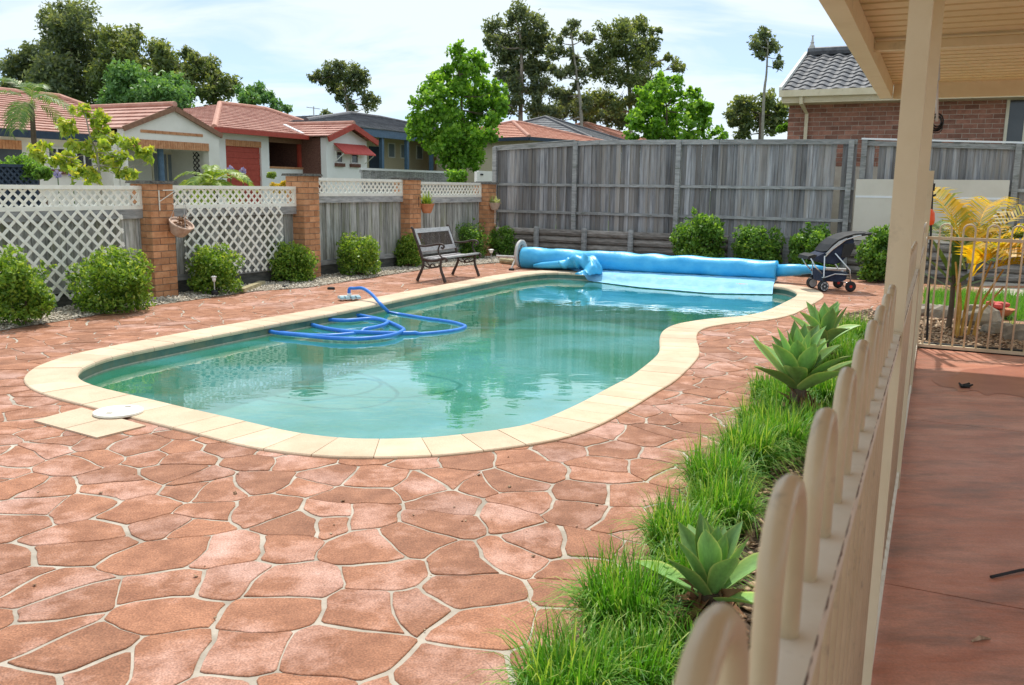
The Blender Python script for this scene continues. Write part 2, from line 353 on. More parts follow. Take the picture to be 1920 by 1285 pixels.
def rooftile(name, a, b_, dark):
    m = bpy.data.materials.new(name); m.use_nodes = True; nt = m.node_tree; b = nt.nodes['Principled BSDF']; b.inputs['Roughness'].default_value = 0.75
    uvn = nt.nodes.new('ShaderNodeUVMap')
    n1 = nt.nodes.new('ShaderNodeTexNoise'); n1.inputs['Scale'].default_value = 1.1; n1.inputs['Detail'].default_value = 8; n1.inputs['Roughness'].default_value = 0.75
    nt.links.new(uvn.outputs[0], n1.inputs[0])
    r = nt.nodes.new('ShaderNodeValToRGB'); r.color_ramp.elements[0].position = 0.36; r.color_ramp.elements[1].position = 0.64
    r.color_ramp.elements[0].color = tuple(a) + (1,); r.color_ramp.elements[1].color = tuple(b_) + (1,)
    nt.links.new(n1.outputs[0], r.inputs[0])
    wv = nt.nodes.new('ShaderNodeTexWave'); wv.bands_direction = 'X'; wv.inputs['Scale'].default_value = 1.0 / 0.3 * 0.314; wv.inputs['Distortion'].default_value = 0.6; wv.inputs['Detail'].default_value = 2
    nt.links.new(uvn.outputs[0], wv.inputs[0])
    mm = nt.nodes.new('ShaderNodeMixRGB'); mm.blend_type = 'MULTIPLY'; mm.inputs[0].default_value = 1
    mr = nt.nodes.new('ShaderNodeMapRange'); mr.inputs['To Min'].default_value = 0.86
    nt.links.new(wv.outputs['Fac'], mr.inputs[0]); nt.links.new(r.outputs[0], mm.inputs[1]); nt.links.new(mr.outputs[0], mm.inputs[2])
    nt.links.new(mm.outputs[0], b.inputs['Base Color'])
    bp = nt.nodes.new('ShaderNodeBump'); bp.inputs['Strength'].default_value = 0.8; bp.inputs['Distance'].default_value = 0.04
    nt.links.new(wv.outputs['Fac'], bp.inputs['Height']); nt.links.new(bp.outputs[0], b.inputs['Normal'])
    MATS[name] = m
rooftile('roofterra', (0.42, 0.19, 0.135), (0.62, 0.38, 0.31), 0)
rooftile('roofred', (0.36, 0.14, 0.105), (0.58, 0.33, 0.26), 0)
rooftile('rooforange', (0.46, 0.17, 0.10), (0.62, 0.30, 0.21), 0)
rooftile('roofgrey', (0.10, 0.105, 0.115), (0.21, 0.215, 0.23), 0)
leafmat('leafbush', (0.06, 0.14, 0.018), (0.19, 0.33, 0.04), (0.46, 0.54, 0.11), 0.42)
leafmat('leafbush2', (0.05, 0.13, 0.02), (0.14, 0.29, 0.04), (0.34, 0.52, 0.10), 0.42)
leafmat('leafgum', (0.085, 0.12, 0.08), (0.17, 0.215, 0.115), (0.32, 0.34, 0.16), 0.45)
leafmat('leafgum2', (0.085, 0.125, 0.06), (0.18, 0.235, 0.09), (0.36, 0.37, 0.14), 0.48)
leafmat('leafgreen', (0.07, 0.16, 0.05), (0.14, 0.29, 0.09), (0.25, 0.42, 0.14), 0.35)
leafmat('leafplane', (0.07, 0.18, 0.015), (0.18, 0.38, 0.04), (0.40, 0.60, 0.10), 0.45)
leafmat('leafyoung', (0.16, 0.27, 0.03), (0.36, 0.48, 0.07), (0.66, 0.56, 0.08), 0.45)
leafmat('leafyellow', (0.30, 0.28, 0.02), (0.60, 0.42, 0.03), (0.75, 0.50, 0.04), 0.4)
leafmat('leafpalm', (0.05, 0.12, 0.03), (0.12, 0.22, 0.06), (0.30, 0.34, 0.10), 0.3)
leafmat('leafcane', (0.22, 0.27, 0.015), (0.62, 0.42, 0.02), (0.80, 0.46, 0.03), 0.45)
leafmat('leaffern', (0.08, 0.16, 0.02), (0.22, 0.33, 0.05), (0.45, 0.50, 0.10), 0.35)
leafmat('leafgrass', (0.04, 0.16, 0.012), (0.12, 0.34, 0.03), (0.46, 0.56, 0.14), 0.4)
leafmat('leaflawn', (0.06, 0.20, 0.015), (0.13, 0.34, 0.03), (0.28, 0.50, 0.08), 0.35)
leafmat('leafpale', (0.30, 0.36, 0.12), (0.50, 0.54, 0.25), (0.68, 0.66, 0.40), 0.3)
leafmat('leafflower', (0.20, 0.20, 0.55), (0.30, 0.28, 0.62), (0.45, 0.42, 0.7), 0.3)
M = MATS
# agave flesh: green with a pale edge from the leaf's own width coordinate
def agavemat():
    m = bpy.data.materials.new('agave'); m.use_nodes = True; nt = m.node_tree; b = nt.nodes['Principled BSDF']; out = nt.nodes['Material Output']
    a = nt.nodes.new('ShaderNodeAttribute'); a.attribute_name = 'rnd'
    r = nt.nodes.new('ShaderNodeValToRGB'); e = r.color_ramp.elements
    e[0].position = 0; e[0].color = (0.25, 0.46, 0.15, 1); e[1].position = 1; e[1].color = (0.66, 0.74, 0.24, 1)
    x = r.color_ramp.elements.new(0.72); x.color = (0.33, 0.55, 0.15, 1)
    nz = nt.nodes.new('ShaderNodeTexNoise'); nz.inputs['Scale'].default_value = 9; nz.inputs['Detail'].default_value = 5
    oi = nt.nodes.new('ShaderNodeObjectInfo')
    mr = nt.nodes.new('ShaderNodeMapRange'); mr.inputs['To Min'].default_value = 0.75; mr.inputs['To Max'].default_value = 1.3
    nt.links.new(oi.outputs['Random'], mr.inputs[0])
    mv = nt.nodes.new('ShaderNodeVectorMath'); mv.operation = 'SCALE'
    nt.links.new(a.outputs['Fac'], r.inputs[0]); nt.links.new(r.outputs[0], mv.inputs[0]); nt.links.new(mr.outputs[0], mv.inputs['Scale'])
    mw = nt.nodes.new('ShaderNodeMixRGB'); mw.blend_type = 'OVERLAY'; mw.inputs[0].default_value = 0.35
    nt.links.new(mv.outputs[0], mw.inputs[1]); nt.links.new(nz.outputs[0], mw.inputs[2])
    nt.links.new(mw.outputs[0], b.inputs['Base Color']); b.inputs['Roughness'].default_value = 0.5
    tr = nt.nodes.new('ShaderNodeBsdfTranslucent'); nt.links.new(mw.outputs[0], tr.inputs[0])
    ms = nt.nodes.new('ShaderNodeMixShader'); ms.inputs[0].default_value = 0.2
    nt.links.new(b.outputs[0], ms.inputs[1]); nt.links.new(tr.outputs[0], ms.inputs[2]); nt.links.new(ms.outputs[0], out.inputs[0])
    MATS['agave'] = m
agavemat()
def watermat():
    m = bpy.data.materials.new('water'); m.use_nodes = True; nt = m.node_tree; nt.nodes.clear()
    out = nt.nodes.new('ShaderNodeOutputMaterial')
    g = nt.nodes.new('ShaderNodeNewGeometry')
    nz = nt.nodes.new('ShaderNodeTexNoise'); nz.inputs['Scale'].default_value = 2.2; nz.inputs['Detail'].default_value = 3; nz.inputs['Distortion'].default_value = 0.4
    mp_ = nt.nodes.new('ShaderNodeMapping'); mp_.inputs['Scale'].default_value = (1.0, 1.7, 1); mp_.inputs['Rotation'].default_value = (0, 0, 0.3)
    nt.links.new(g.outputs['Position'], mp_.inputs[0]); nt.links.new(mp_.outputs[0], nz.inputs[0])
    bp = nt.nodes.new('ShaderNodeBump'); bp.inputs['Strength'].default_value = 0.055; bp.inputs['Distance'].default_value = 0.05
    nt.links.new(nz.outputs[0], bp.inputs['Height'])
    n2 = nt.nodes.new('ShaderNodeTexNoise'); n2.inputs['Scale'].default_value = 0.55; n2.inputs['Detail'].default_value = 6; n2.inputs['Distortion'].default_value = 0.8
    nt.links.new(mp_.outputs[0], n2.inputs[0])
    rr = nt.nodes.new('ShaderNodeValToRGB'); e = rr.color_ramp.elements; e[0].position = 0.42; e[0].color = (0.045, 0.27, 0.15, 1); e[1].position = 0.64; e[1].color = (0.13, 0.47, 0.47, 1)
    nt.links.new(n2.outputs[0], rr.inputs[0])
    df = nt.nodes.new('ShaderNodeBsdfDiffuse'); nt.links.new(rr.outputs[0], df.inputs['Color'])
    gl = nt.nodes.new('ShaderNodeBsdfGlossy'); gl.inputs['Roughness'].default_value = 0.02; gl.inputs['Color'].default_value = (1, 1, 1, 1)
    tr = nt.nodes.new('ShaderNodeBsdfTransparent'); tr.inputs['Color'].default_value = (0.72, 0.93, 0.90, 1)
    fr = nt.nodes.new('ShaderNodeFresnel'); fr.inputs['IOR'].default_value = 1.9
    nt.links.new(bp.outputs[0], gl.inputs['Normal']); nt.links.new(bp.outputs[0], fr.inputs['Normal'])
    ms = nt.nodes.new('ShaderNodeMixShader')
    mb_ = nt.nodes.new('ShaderNodeMixShader'); mb_.inputs[0].default_value = 0.45; nt.links.new(tr.outputs[0], mb_.inputs[1]); nt.links.new(df.outputs[0], mb_.inputs[2])
    nt.links.new(fr.outputs[0], ms.inputs[0]); nt.links.new(mb_.outputs[0], ms.inputs[1]); nt.links.new(gl.outputs[0], ms.inputs[2])
    nt.links.new(ms.outputs[0], out.inputs[0]); MATS['water'] = m
watermat()
# ================================================================== SETTING
UB = MB().box((0, 0, 0), (1, 1, 1))
def unitbox(m): return UB.mesh('block', m, Vector((0, 0, 0)))
BOX = {}
def ubox(mn):
    if mn not in BOX: BOX[mn] = unitbox(M[mn])
    return BOX[mn]
def v2(p): return np.array([p[0], p[1]])
# --- pool outline (inner edge of the coping)
INN = [(146, 700), (152, 691), (168, 682), (218, 665), (336, 641), (480, 613), (648, 582), (760, 558), (872, 536), (950, 521), (992, 514), (1034, 510.5), (1079, 512), (1200, 519.5),
       (1330, 528), (1450, 536), (1479, 541), (1494, 548), (1490, 556), (1468, 567), (1434, 583), (1392, 592), (1342, 596), (1300, 601), (1264, 608), (1243, 618), (1236, 633), (1237, 652),
       (1227, 669), (1180, 705), (1152, 719), (1080, 757), (1000, 791), (925, 805), (800, 819), (696, 821.5), (633, 818.7), (550, 808), (466, 789), (364, 766), (280, 746), (213, 731), (168, 718), (150, 708)]
POOLZ = 0.014
curve = [v2(p) for p in catmull([G(x, y, POOLZ) for x, y in INN], 10, True)]
for _ in range(12):   # light smoothing
    a = np.array(curve); curve = list(0.5 * a + 0.25 * (np.roll(a, 1, 0) + np.roll(a, -1, 0)))
cv = np.array(curve); seg = np.linalg.norm(np.roll(cv, -1, 0) - cv, axis=1); cum = np.concatenate([[0], np.cumsum(seg)]); PER = cum[-1]
cvc = np.vstack([cv, cv[:1]])
def at_s(s):
    s = np.mod(s, PER); return np.stack([np.interp(s, cum, cvc[:, 0]), np.interp(s, cum, cvc[:, 1])], -1)
area = 0.5 * np.sum(cv[:, 0] * np.roll(cv[:, 1], -1) - np.roll(cv[:, 0], -1) * cv[:, 1])
SGN = -1.0 if area > 0 else 1.0
def nrm_s(s):
    t = at_s(s + 0.06) - at_s(s - 0.06); t = t / (np.linalg.norm(t, axis=-1, keepdims=True) + 1e-9)
    n = np.stack([t[..., 1], -t[..., 0]], -1)
    return -n * SGN   # outward
def offs(s, w): return at_s(s) + nrm_s(s) * w
SS = np.linspace(0, PER, 400, endpoint=False)
COPW = 0.36
def loop_pts(w, z): return [Vector((p[0], p[1], z)) for p in offs(SS, w)]
def inpoly(p, poly):
    x, y = p[0], p[1]; c = False; n = len(poly); j = n - 1
    for i in range(n):
        xi, yi = poly[i][0], poly[i][1]; xj, yj = poly[j][0], poly[j][1]
        if (yi > y) != (yj > y) and x < (xj - xi) * (y - yi) / (yj - yi) + xi: c = not c
        j = i
    return c
def sheet(name, outer, m, holes=(), kind='structure', parent=None, **kw):
    loops = [[Vector(p) for p in outer]] + [[Vector(p) for p in h] for h in holes]
    tris = tessellate_polygon(loops); mb = MB(); mb.V = [p for l in loops for p in l]
    for t in tris:
        a, b, c = (mb.V[i] for i in t)
        nz = (b - a).cross(c - a).z
        mb.F.append(tuple(t) if nz > 0 else tuple(t)[::-1])
    return mb.build(name, m, parent, kind=kind, **kw)

# --- key lines
FA = math.radians(25.377); FT = Vector((math.sin(FA), math.cos(FA), 0)); FN = Vector((math.cos(FA), -math.sin(FA), 0))   # pool fence direction, and towards the veranda
FO = Vector((0.088, 0.352, 0))
def fence_at(t, z=0, k=0): return FO + FT * t + FN * k + Vector((0, 0, z))
TG = (8.21 - 0.352) / FT.y                     # corner with the end panel
WA, WB = Vector((-0.55, 19.36, 0)), Vector((7.3, 15.0, 0))   # retaining wall line
WT = (WB - WA).normalized(); WN = Vector((WT.y, -WT.x, 0))  # WN towards the pool
if WN.y > 0: WN = -WN
P0 = Vector((-4.57, 11.26, 0)); PS = Vector((1.32, 2.455, 0))    # left fence: pillar k at P0 + k*PS
PT = PS.normalized(); PN = Vector((PT.y, -PT.x, 0))             # PN towards the pool

# --- ground with a hole for the yard
R = (-14.0, -6.0, 14.0, 23.0)
mb = MB(); BIG = 900
xs = [-BIG, R[0], R[2], BIG]; ys = [-BIG, R[1], R[3], BIG]
for i in range(3):
    for j in range(3):
        if i == 1 and j == 1: continue
        mb.add([(xs[i], ys[j], -0.06), (xs[i + 1], ys[j], -0.06), (xs[i + 1], ys[j + 1], -0.06), (xs[i], ys[j + 1], -0.06)], [(0, 1, 2, 3)])
mb.build('ground', M['grassground'], kind='structure')
# --- deck: pale joint bed plus one stone each
deck = thing('deck', None, None, (0, 8, -0.06), kind='structure')
sheet('joint_bed', [(R[0], R[1], -0.0045), (R[2], R[1], -0.0045), (R[2], R[3], -0.0045), (R[0], R[3], -0.0045)], M['grout'], [loop_pts(0.2, -0.0045)], kind=None, parent=deck)
GRAV = [(-260, 676), (-120, 645), (0, 621), (112, 603), (196, 589), (294, 573), (378, 561), (480, 547), (578, 540), (648, 529), (732, 516), (816, 503), (928, 494), (975, 491)]
grav = [G(x, y) for x, y in GRAV]
BEDL = [(760, 1500), (900, 1330), (1010, 1240), (1105, 1130), (1180, 1030), (1250, 940), (1330, 850), (1390, 775), (1425, 705), (1470, 650), (1530, 610), (1570, 588), (1612, 578)]
bedl = [G(x, y) + Vector((math.cos(math.radians(25.4)), -math.sin(math.radians(25.4)), 0)) * (0.13 + 0.03 * math.sin(2.1 * i)) for i, (x, y) in enumerate(BEDL)]
bedr = [fence_at(t, 0, -0.03) for t in (TG + 0.55, TG - 0.5, 6, 4, 2, 0.6, -0.2, -1.0)]
wall_off = 1.1
backl = [WA + WT * 1.2 + WN * wall_off, WA + WT * 13.2 + WN * wall_off]
deckpoly = [v2(p) for p in grav] + [v2(backl[0] + WT * 0.5), v2(WA + WT * 9.4 + WN * wall_off), v2(fence_at(TG + 0.6, 0, 0)), ] + [v2(p) for p in bedl[::-1]] + [(-2, 0.9), (-7, 0.9)]
def clip(poly, p, n):
    out = []; m_ = len(poly)
    for i in range(m_):
        a, b = poly[i], poly[(i + 1) % m_]
        da, db = np.dot(a - p, n), np.dot(b - p, n)
        if da >= 0: out.append(a)
        if (da >= 0) != (db >= 0): out.append(a + (b - a) * da / (da - db))
    return out
def warp(p):
    x, y = p
    return np.array([x + 0.04 * math.sin(2.7 * y + 1.1 * x) + 0.016 * math.sin(9.3 * x - 8.1 * y + 1) + 0.009 * math.sin(21 * y + 9 * x) + 0.004 * math.sin(47 * x - 33 * y), y + 0.04 * math.sin(2.9 * x - 1.3 * y + 2) + 0.016 * math.sin(8.7 * y + 7.6 * x) + 0.009 * math.sin(19 * x - 11 * y) + 0.004 * math.sin(43 * y + 29 * x)])
sp = 0.285; seeds = []
yy = 0.6; row = 0
while yy < 21.5:
    xx = -9.0 + (row % 2) * sp * 0.5
    while xx < 7.5:
        seeds.append((xx + random.uniform(-.42, .42) * sp, yy + random.uniform(-.4, .4) * sp)); xx += sp
    yy += sp * 0.86; row += 1
seeds = np.array(seeds)
outer_pool = offs(SS, COPW - 0.03); outer_n = nrm_s(SS); inner_poly = [tuple(p) for p in offs(SS, 0.25)]
stones = []
for i, c in enumerate(seeds):
    if c[1] < 1.2 or not (inpoly(c, deckpoly) or any(inpoly(c + 0.3 * np.array((math.cos(a), math.sin(a))), deckpoly) for a in range(6))): continue
    pxc = PXL((c[0], c[1], 0))
    if not (-220 < pxc[0] < 2000 and pxc[1] < 1480): continue
    d = np.linalg.norm(seeds - c, axis=1); nb = np.argpartition(d, 22)[:22]; nb = nb[nb != i]
    poly = [c + np.array(q) for q in ((-1, -1), (1, -1), (1, 1), (-1, 1))]
    for j in nb:
        n = c - seeds[j]; L = np.linalg.norm(n); n = n / L
        poly = clip(poly, (c + seeds[j]) / 2 + n * (0.0066 + 0.0036 * math.sin(7.1 * (c[0] + seeds[j][0]) + 5.3 * (c[1] + seeds[j][1]))), n)
        if len(poly) < 3: break
    if len(poly) < 3: continue
    # subdivide, round corners, warp
    q = []
    for a, b in zip(poly, poly[1:] + poly[:1]):
        L = np.linalg.norm(b - a)
        if L < 0.02: q.append((a + b) / 2); continue
        w_ = min(0.3, 0.010 / L)
        q += [a * (1 - w_) + b * w_] + ([a * .75 + b * .25, a * .5 + b * .5, a * .25 + b * .75] if L > .12 else []) + [a * w_ + b * (1 - w_)]
    poly = q
    poly = [warp(p) for p in poly]
    cc = np.mean(poly, 0)
    for _ in range(3):
        best, bi = 0, -1
        for p in poly + [cc]:
            k = int(np.argmin(np.linalg.norm(outer_pool - p, axis=1)))
            dd = np.dot(p - outer_pool[k], outer_n[k])
            if dd < best and np.linalg.norm(p - outer_pool[k]) < 1.2: best, bi = dd, k
        if bi < 0 or best > -0.004: break
        k = int(np.argmin(np.linalg.norm(outer_pool - cc, axis=1))) if _ == 0 else bi
        poly = clip(poly, outer_pool[k], outer_n[k])
        if len(poly) < 3: break
        cc = np.mean(poly, 0)
    if len(poly) < 3 or inpoly(cc, inner_poly): continue
    if any(inpoly(p, inner_poly) for p in poly): continue
    keep = [poly[0]]
    for p in poly[1:]:
        if np.linalg.norm(p - keep[-1]) > 0.012: keep.append(p)
    if len(keep) < 4: continue
    pxs = [PXL((p[0], p[1], 0)) for p in keep]
    vis = any(-10 < q[0] < 1930 and q[1] < 1300 for q in pxs)
    w = (max(q[0] for q in pxs) - min(q[0] for q in pxs)) * (max(q[1] for q in pxs) - min(q[1] for q in pxs)) if vis else 0
    stones.append((w, keep))
stones.sort(key=lambda s: -s[0])
rest = MB()
for i, (w, poly) in enumerate(stones):
    dz = random.uniform(-0.0015, 0.0015); cc = np.mean(poly, 0); n = len(poly)
    top = [Vector((*(p + (cc - p) / (np.linalg.norm(cc - p) + 1e-6) * 0.003), dz)) for p in poly]
    mid = [Vector((p[0], p[1], dz - 0.002)) for p in poly]; bot = [Vector((p[0], p[1], -0.02)) for p in poly]
    b = MB() if i < 300 else rest
    fs = [tuple(range(n))]
    for a in range(n):
        c2 = (a + 1) % n; fs += [(n + a, n + c2, c2, a), (2 * n + a, 2 * n + c2, n + c2, n + a)]
    ar = sum(poly[k][0] * poly[(k + 1) % n][1] - poly[(k + 1) % n][0] * poly[k][1] for k in range(n))
    if ar < 0: fs = [f[::-1] for f in fs]
    b.add(top + mid + bot, fs)
    if i < 300: b.build('stone', M['stone'], deck)
if rest.V: rest.build('stone_paving', M['stone'], deck, kind='stuff')

# --- pool: shell, coping pavers, water
pool = thing('pool', None, None, (0, 9, -1.5), kind='structure')
def ring(w0, z0, w1, z1, m, name, flip=False):
    a, b = loop_pts(w0, z0), loop_pts(w1, z1); n = len(a); mb = MB(); mb.V = a + b
    mb.F = [(i, (i + 1) % n, n + (i + 1) % n, n + i) for i in range(n)]
    return mb.build(name, M[m], pool, smooth=True)
WZ = -0.105
ring(0.03, -0.01, 0.03, WZ - 0.012, 'poolwall', 'waterline_tiles')
ring(0.026, WZ + 0.012, 0.026, WZ - 0.02, 'poolband', 'scum_line')
ring(0.03, WZ - 0.012, 0.06, -0.72, 'poolfloor', 'pool_wall')
MB().add([(-4.2, 4.2, -0.70), (5.2, 4.2, -0.70), (5.2, 16, -0.70), (-4.2, 16, -0.70)], [(0, 1, 2, 3)]).build('pool_floor', M['poolfloor'], pool)
ring(0.40, -0.03, 0.02, -0.03, 'joint', 'coping_bed'); ring(0.345, POOLZ - 0.005, 0.02, POOLZ - 0.005, 'joint', 'coping_mortar')
ring(0.02, POOLZ - 0.005, 0.02, -0.03, 'joint', 'coping_mortar_edge')
NP = int(PER / 0.235); dS = PER / NP
prof = [(COPW, -0.02), (COPW, POOLZ - 0.006), (COPW - 0.006, POOLZ), (0.018, POOLZ), (0.004, POOLZ - 0.01), (0.0, POOLZ - 0.024), (0.006, POOLZ - 0.042)]
for i in range(NP):
    g = 0.0022
    ss = np.linspace(i * dS + g, (i + 1) * dS - g, 4)
    dz = random.uniform(-0.0012, 0.0012); mb = MB(); k = len(prof)
    for (w, z) in prof:
        for p in offs(ss, w): mb.V.append(Vector((p[0], p[1], z + dz)))
    for a in range(k - 1):
        for j in range(3): mb.F.append((a * 4 + j, a * 4 + j + 1, (a + 1) * 4 + j + 1, (a + 1) * 4 + j))
    mb.F.append(tuple(a * 4 for a in range(k))); mb.F.append(tuple(a * 4 + 3 for a in range(k))[::-1])
    if SGN < 0: pass
    o = mb.build('coping_paver', M['sandstone'], pool)
# swim-out ledge in the far right corner
ledge = [G(x, y, WZ - 0.16) for x, y in ((1345, 604), (1400, 585), (1440, 568), (1475, 548), (1530, 545), (1530, 575), (1460, 610), (1380, 625))]
MB().prism([Vector((p.x, p.y, -0.7)) for p in ledge], (0, 0, 0.7 + WZ - 0.16)).build('pool_step', M['poolband'], pool)
sheet('water', loop_pts(0.028, WZ), M['water'], kind='structure')
# skimmer slab and lid
sk = [G(x, y, POOLZ) for x, y in ((158, 762), (63, 787), (182, 819), (278, 795))]
ux = (sk[1] - sk[0]).normalized()
for a, b in ((0.0, 0.495), (0.505, 1.0)):
    q = [sk[0].lerp(sk[3], a), sk[1].lerp(sk[2], a), sk[1].lerp(sk[2], b), sk[0].lerp(sk[3], b)]
    q = [q[0] - ux * -0.02, q[1], q[2], q[3] - ux * -0.02]
    MB().prism([Vector((p.x, p.y, -0.008)) for p in q], (0, 0, POOLZ + 0.004)).build('skimmer_paver', M['sandstone'], pool)
lc = G(222, 771, POOLZ + 0.01); lr = (G(266, 771, POOLZ) - G(177, 771, POOLZ)).length / 2
lid = thing('skimmer_lid', 'round white skimmer lid on the square sandstone slab beside the pool', 'lid', (lc.x, lc.y, POOLZ))
MB().lathe((lc.x, lc.y, POOLZ - 0.0005), [(lr, 0), (lr + 0.003, 0.004), (lr, 0.014), (lr - 0.012, 0.017), (0.001, 0.018)], 40).build('lid_disc', M['lattice'], lid, smooth=False)
for (x, y) in ((205, 774), (240, 762)):
    p = G(x, y, POOLZ + 0.02); MB().box((p.x, p.y, POOLZ + 0.018), (0.035, 0.018, 0.003)).build('finger_hole', M['rock'], lid)

# --- planted strips
beds = [Vector((p.x, p.y, 0.006)) for p in bedl] + [Vector((p.x, p.y, 0.006)) for p in bedr]
sheet('planting_bed', beds, M['soil'])
gb = [Vector((p.x, p.y, 0.006)) for p in grav] + [Vector((-0.3, 19.0, 0.006))] + [Vector((p.x, p.y, 0.006)) for p in [P0 + PS * 4.2, P0 - PN * 0.35, P0 - PS * 2.2]]
sheet('gravel_bed', gb, M['gravelbase'])
bb = [Vector((p.x, p.y, 0.010)) for p in (WA + WT * 0.55 + WN * wall_off, WA + WT * 9.6 + WN * wall_off, WA + WT * 9.6 - WN * 0.1, WA + WT * 0.55 - WN * 0.1)]
sheet('back_garden_bed', bb, M['soil'])
# raised ground behind the retaining wall
rw = [WA - WT * 0.05 - WN * 0.1, WA + WT * 16 - WN * 0.1, WA + WT * 16 - WN * 22, WA - WT * 0.05 - WN * 22]
MB().prism([Vector((p.x, p.y, -0.2)) for p in rw], (0, 0, 0.73)).build('raised_yard', M['grassground'], kind='structure')
# street beyond the left fence
st = [P0 + PS * -8 - PN * 4.5, P0 + PS * 22 - PN * 4.5, P0 + PS * 22 - PN * 9.5, P0 + PS * -8 - PN * 9.5]
sheet('street', [Vector((p.x, p.y, -0.055)) for p in st], M['street'])

def scatter(name, poly, n, size, m, z, flat=0.6, seed=1, **kw):
    r = np.random.default_rng(seed); P = np.array([v2(p) for p in poly]); lo, hi = P.min(0), P.max(0); pts = []
    pl = [tuple(p) for p in P]
    while len(pts) < n:
        q = r.uniform(lo, hi, (n, 2)); pts += [p for p in q if inpoly(p, pl)]
    pts = np.array(pts[:n]); base = np.array([(1, 0, 0), (-1, 0, 0), (0, 1, 0), (0, -1, 0), (0, 0, 1), (0, 0, -1)], float)
    fc = np.array([(0, 2, 4), (2, 1, 4), (1, 3, 4), (3, 0, 4), (2, 0, 5), (1, 2, 5), (3, 1, 5), (0, 3, 5)])
    s = size * r.uniform(0.5, 1.4, (n, 1)) * np.stack([r.uniform(.7, 1.3, n), r.uniform(.7, 1.3, n), np.full(n, flat)], 1)
    an = r.uniform(0, 6.28, n); tl = r.normal(0, 0.35, (n, 2))
    V = base[None] * s[:, None, :] * r.uniform(0.8, 1.2, (n, 6, 1))
    ca, sa = np.cos(an)[:, None], np.sin(an)[:, None]
    x, y, zz = V[..., 0], V[..., 1], V[..., 2]
    zz = zz + x * tl[:, :1] + y * tl[:, 1:]
    V = np.stack([x * ca - y * sa, x * sa + y * ca, zz], -1)
    V[..., 0] += pts[:, 0:1]; V[..., 1] += pts[:, 1:2]; V[..., 2] += z + s[:, 2:3] * 0.6
    Fc = (fc[None] + (np.arange(n) * 6)[:, None, None]).reshape(-1, 3)
    return npmesh(name, V.reshape(-1, 3), Fc, m, kind='stuff', **kw)
scatter('gravel', [p for p in grav[1:]] + [P0 + PS * 4.0, P0 - PS * 1.2], 9000, 0.018, M['pebble'], 0.006, seed=3, label='pale pebbles spread along the foot of the left fence', cat='gravel')
lt_ = scatter('leaf_litter', [G(x, y) for x, y in ((-100, 1000), (300, 800), (1100, 850), (1380, 640), (1560, 600), (1100, 1250), (-100, 1280))], 70, 0.008, M['chip'], 0.003, 0.25, seed=15, label='tiny dry leaf fragments scattered over the crazy paving', cat='leaf litter')
scatter('bark_chips', beds, 5000, 0.022, M['chip'], 0.006, 0.3, seed=4, label='dry bark chips between the plants by the loop fence', cat='mulch')

# --- veranda floor: two slabs with a saw-cut joint
vf = thing('veranda_floor', None, None, fence_at(3, -0.05, 2), kind='structure')
cuts = [-4.0, 3.05, 5.75, TG - 0.02]
for a, b in zip(cuts, cuts[1:]):
    q = [fence_at(a + 0.004, -0.05, -0.02), fence_at(a + 0.004, -0.05, 7), fence_at(b - 0.004, -0.05, 7), fence_at(b - 0.004, -0.05, -0.02)]
    MB().prism(q, (0, 0, 0.053)).build('floor_slab', M['verfloor'], vf)
wp_ = catmull([G(x, y, 0.0055) for x, y in ((1748, 713), (1760, 708), (1775, 710), (1800, 703), (1805, 694), (1850, 690), (1960, 682), (2050, 690), (2060, 760), (1960, 752), (1880, 738), (1850, 741), (1830, 732), (1800, 735), (1790, 727), (1765, 724))], 5, True)
sheet('wet_patch', [Vector((p.x, p.y, 0.0055)) for p in wp_], M['wetfloor'], kind=None, parent=vf)
sheet('slab_joint', [fence_at(-4, -0.004, -0.02), fence_at(-4, -0.004, 7), fence_at(TG, -0.004, 7), fence_at(TG, -0.004, -0.02)], M['dark'], kind=None, parent=vf)
# ================================================================== FENCES, VERANDA
class Fac:
    def __init__(s, O, t, n=None):
        s.O = Vector((O[0], O[1], 0)); s.t = Vector((t[0], t[1], 0)).normalized()
        s.n = Vector((s.t.y, -s.t.x, 0))
        if s.n.dot(s.O) > 0: s.n = -s.n          # towards the camera
    def hit(s, x, y, k=0.0):
        d = ray(x, y); o = s.O + s.n * k; q = (o - CAM).dot(s.n) / d.dot(s.n); p = CAM + d * q
        return (p - s.O).dot(s.t), p.z
    def u(s, x, y, k=0.0): return s.hit(x, y, k)[0]
    def z(s, x, y, k=0.0): return s.hit(x, y, k)[1]
    def at(s, u, z=0.0, k=0.0):
        p = s.O + s.t * u + s.n * k; return Vector((p.x, p.y, z))
    def box(s, mb, u0, u1, z0, z1, k0, k1):
        mb.box(s.at((u0 + u1) / 2, (z0 + z1) / 2, (k0 + k1) / 2), (abs(u1 - u0), abs(z1 - z0), abs(k1 - k0)), s.t, Z3, s.n); return mb
    def part(s, name, m, parent, u0, u1, z0, z1, k0, k1):
        return s.box(MB(), u0, u1, z0, z1, k0, k1).build(name, M[m], parent)
    def blk(s, name, m, parent, u0, u1, z0, z1, k0, k1, tilt=0.0):
        t = s.t * math.cos(tilt) + Z3 * math.sin(tilt); u = Z3 * math.cos(tilt) - s.t * math.sin(tilt)
        return piece(name, ubox(m), parent, frame(s.at((u0 + u1) / 2, (z0 + z1) / 2, (k0 + k1) / 2), t, u, s.n, (abs(u1 - u0), abs(z1 - z0), abs(k1 - k0))))

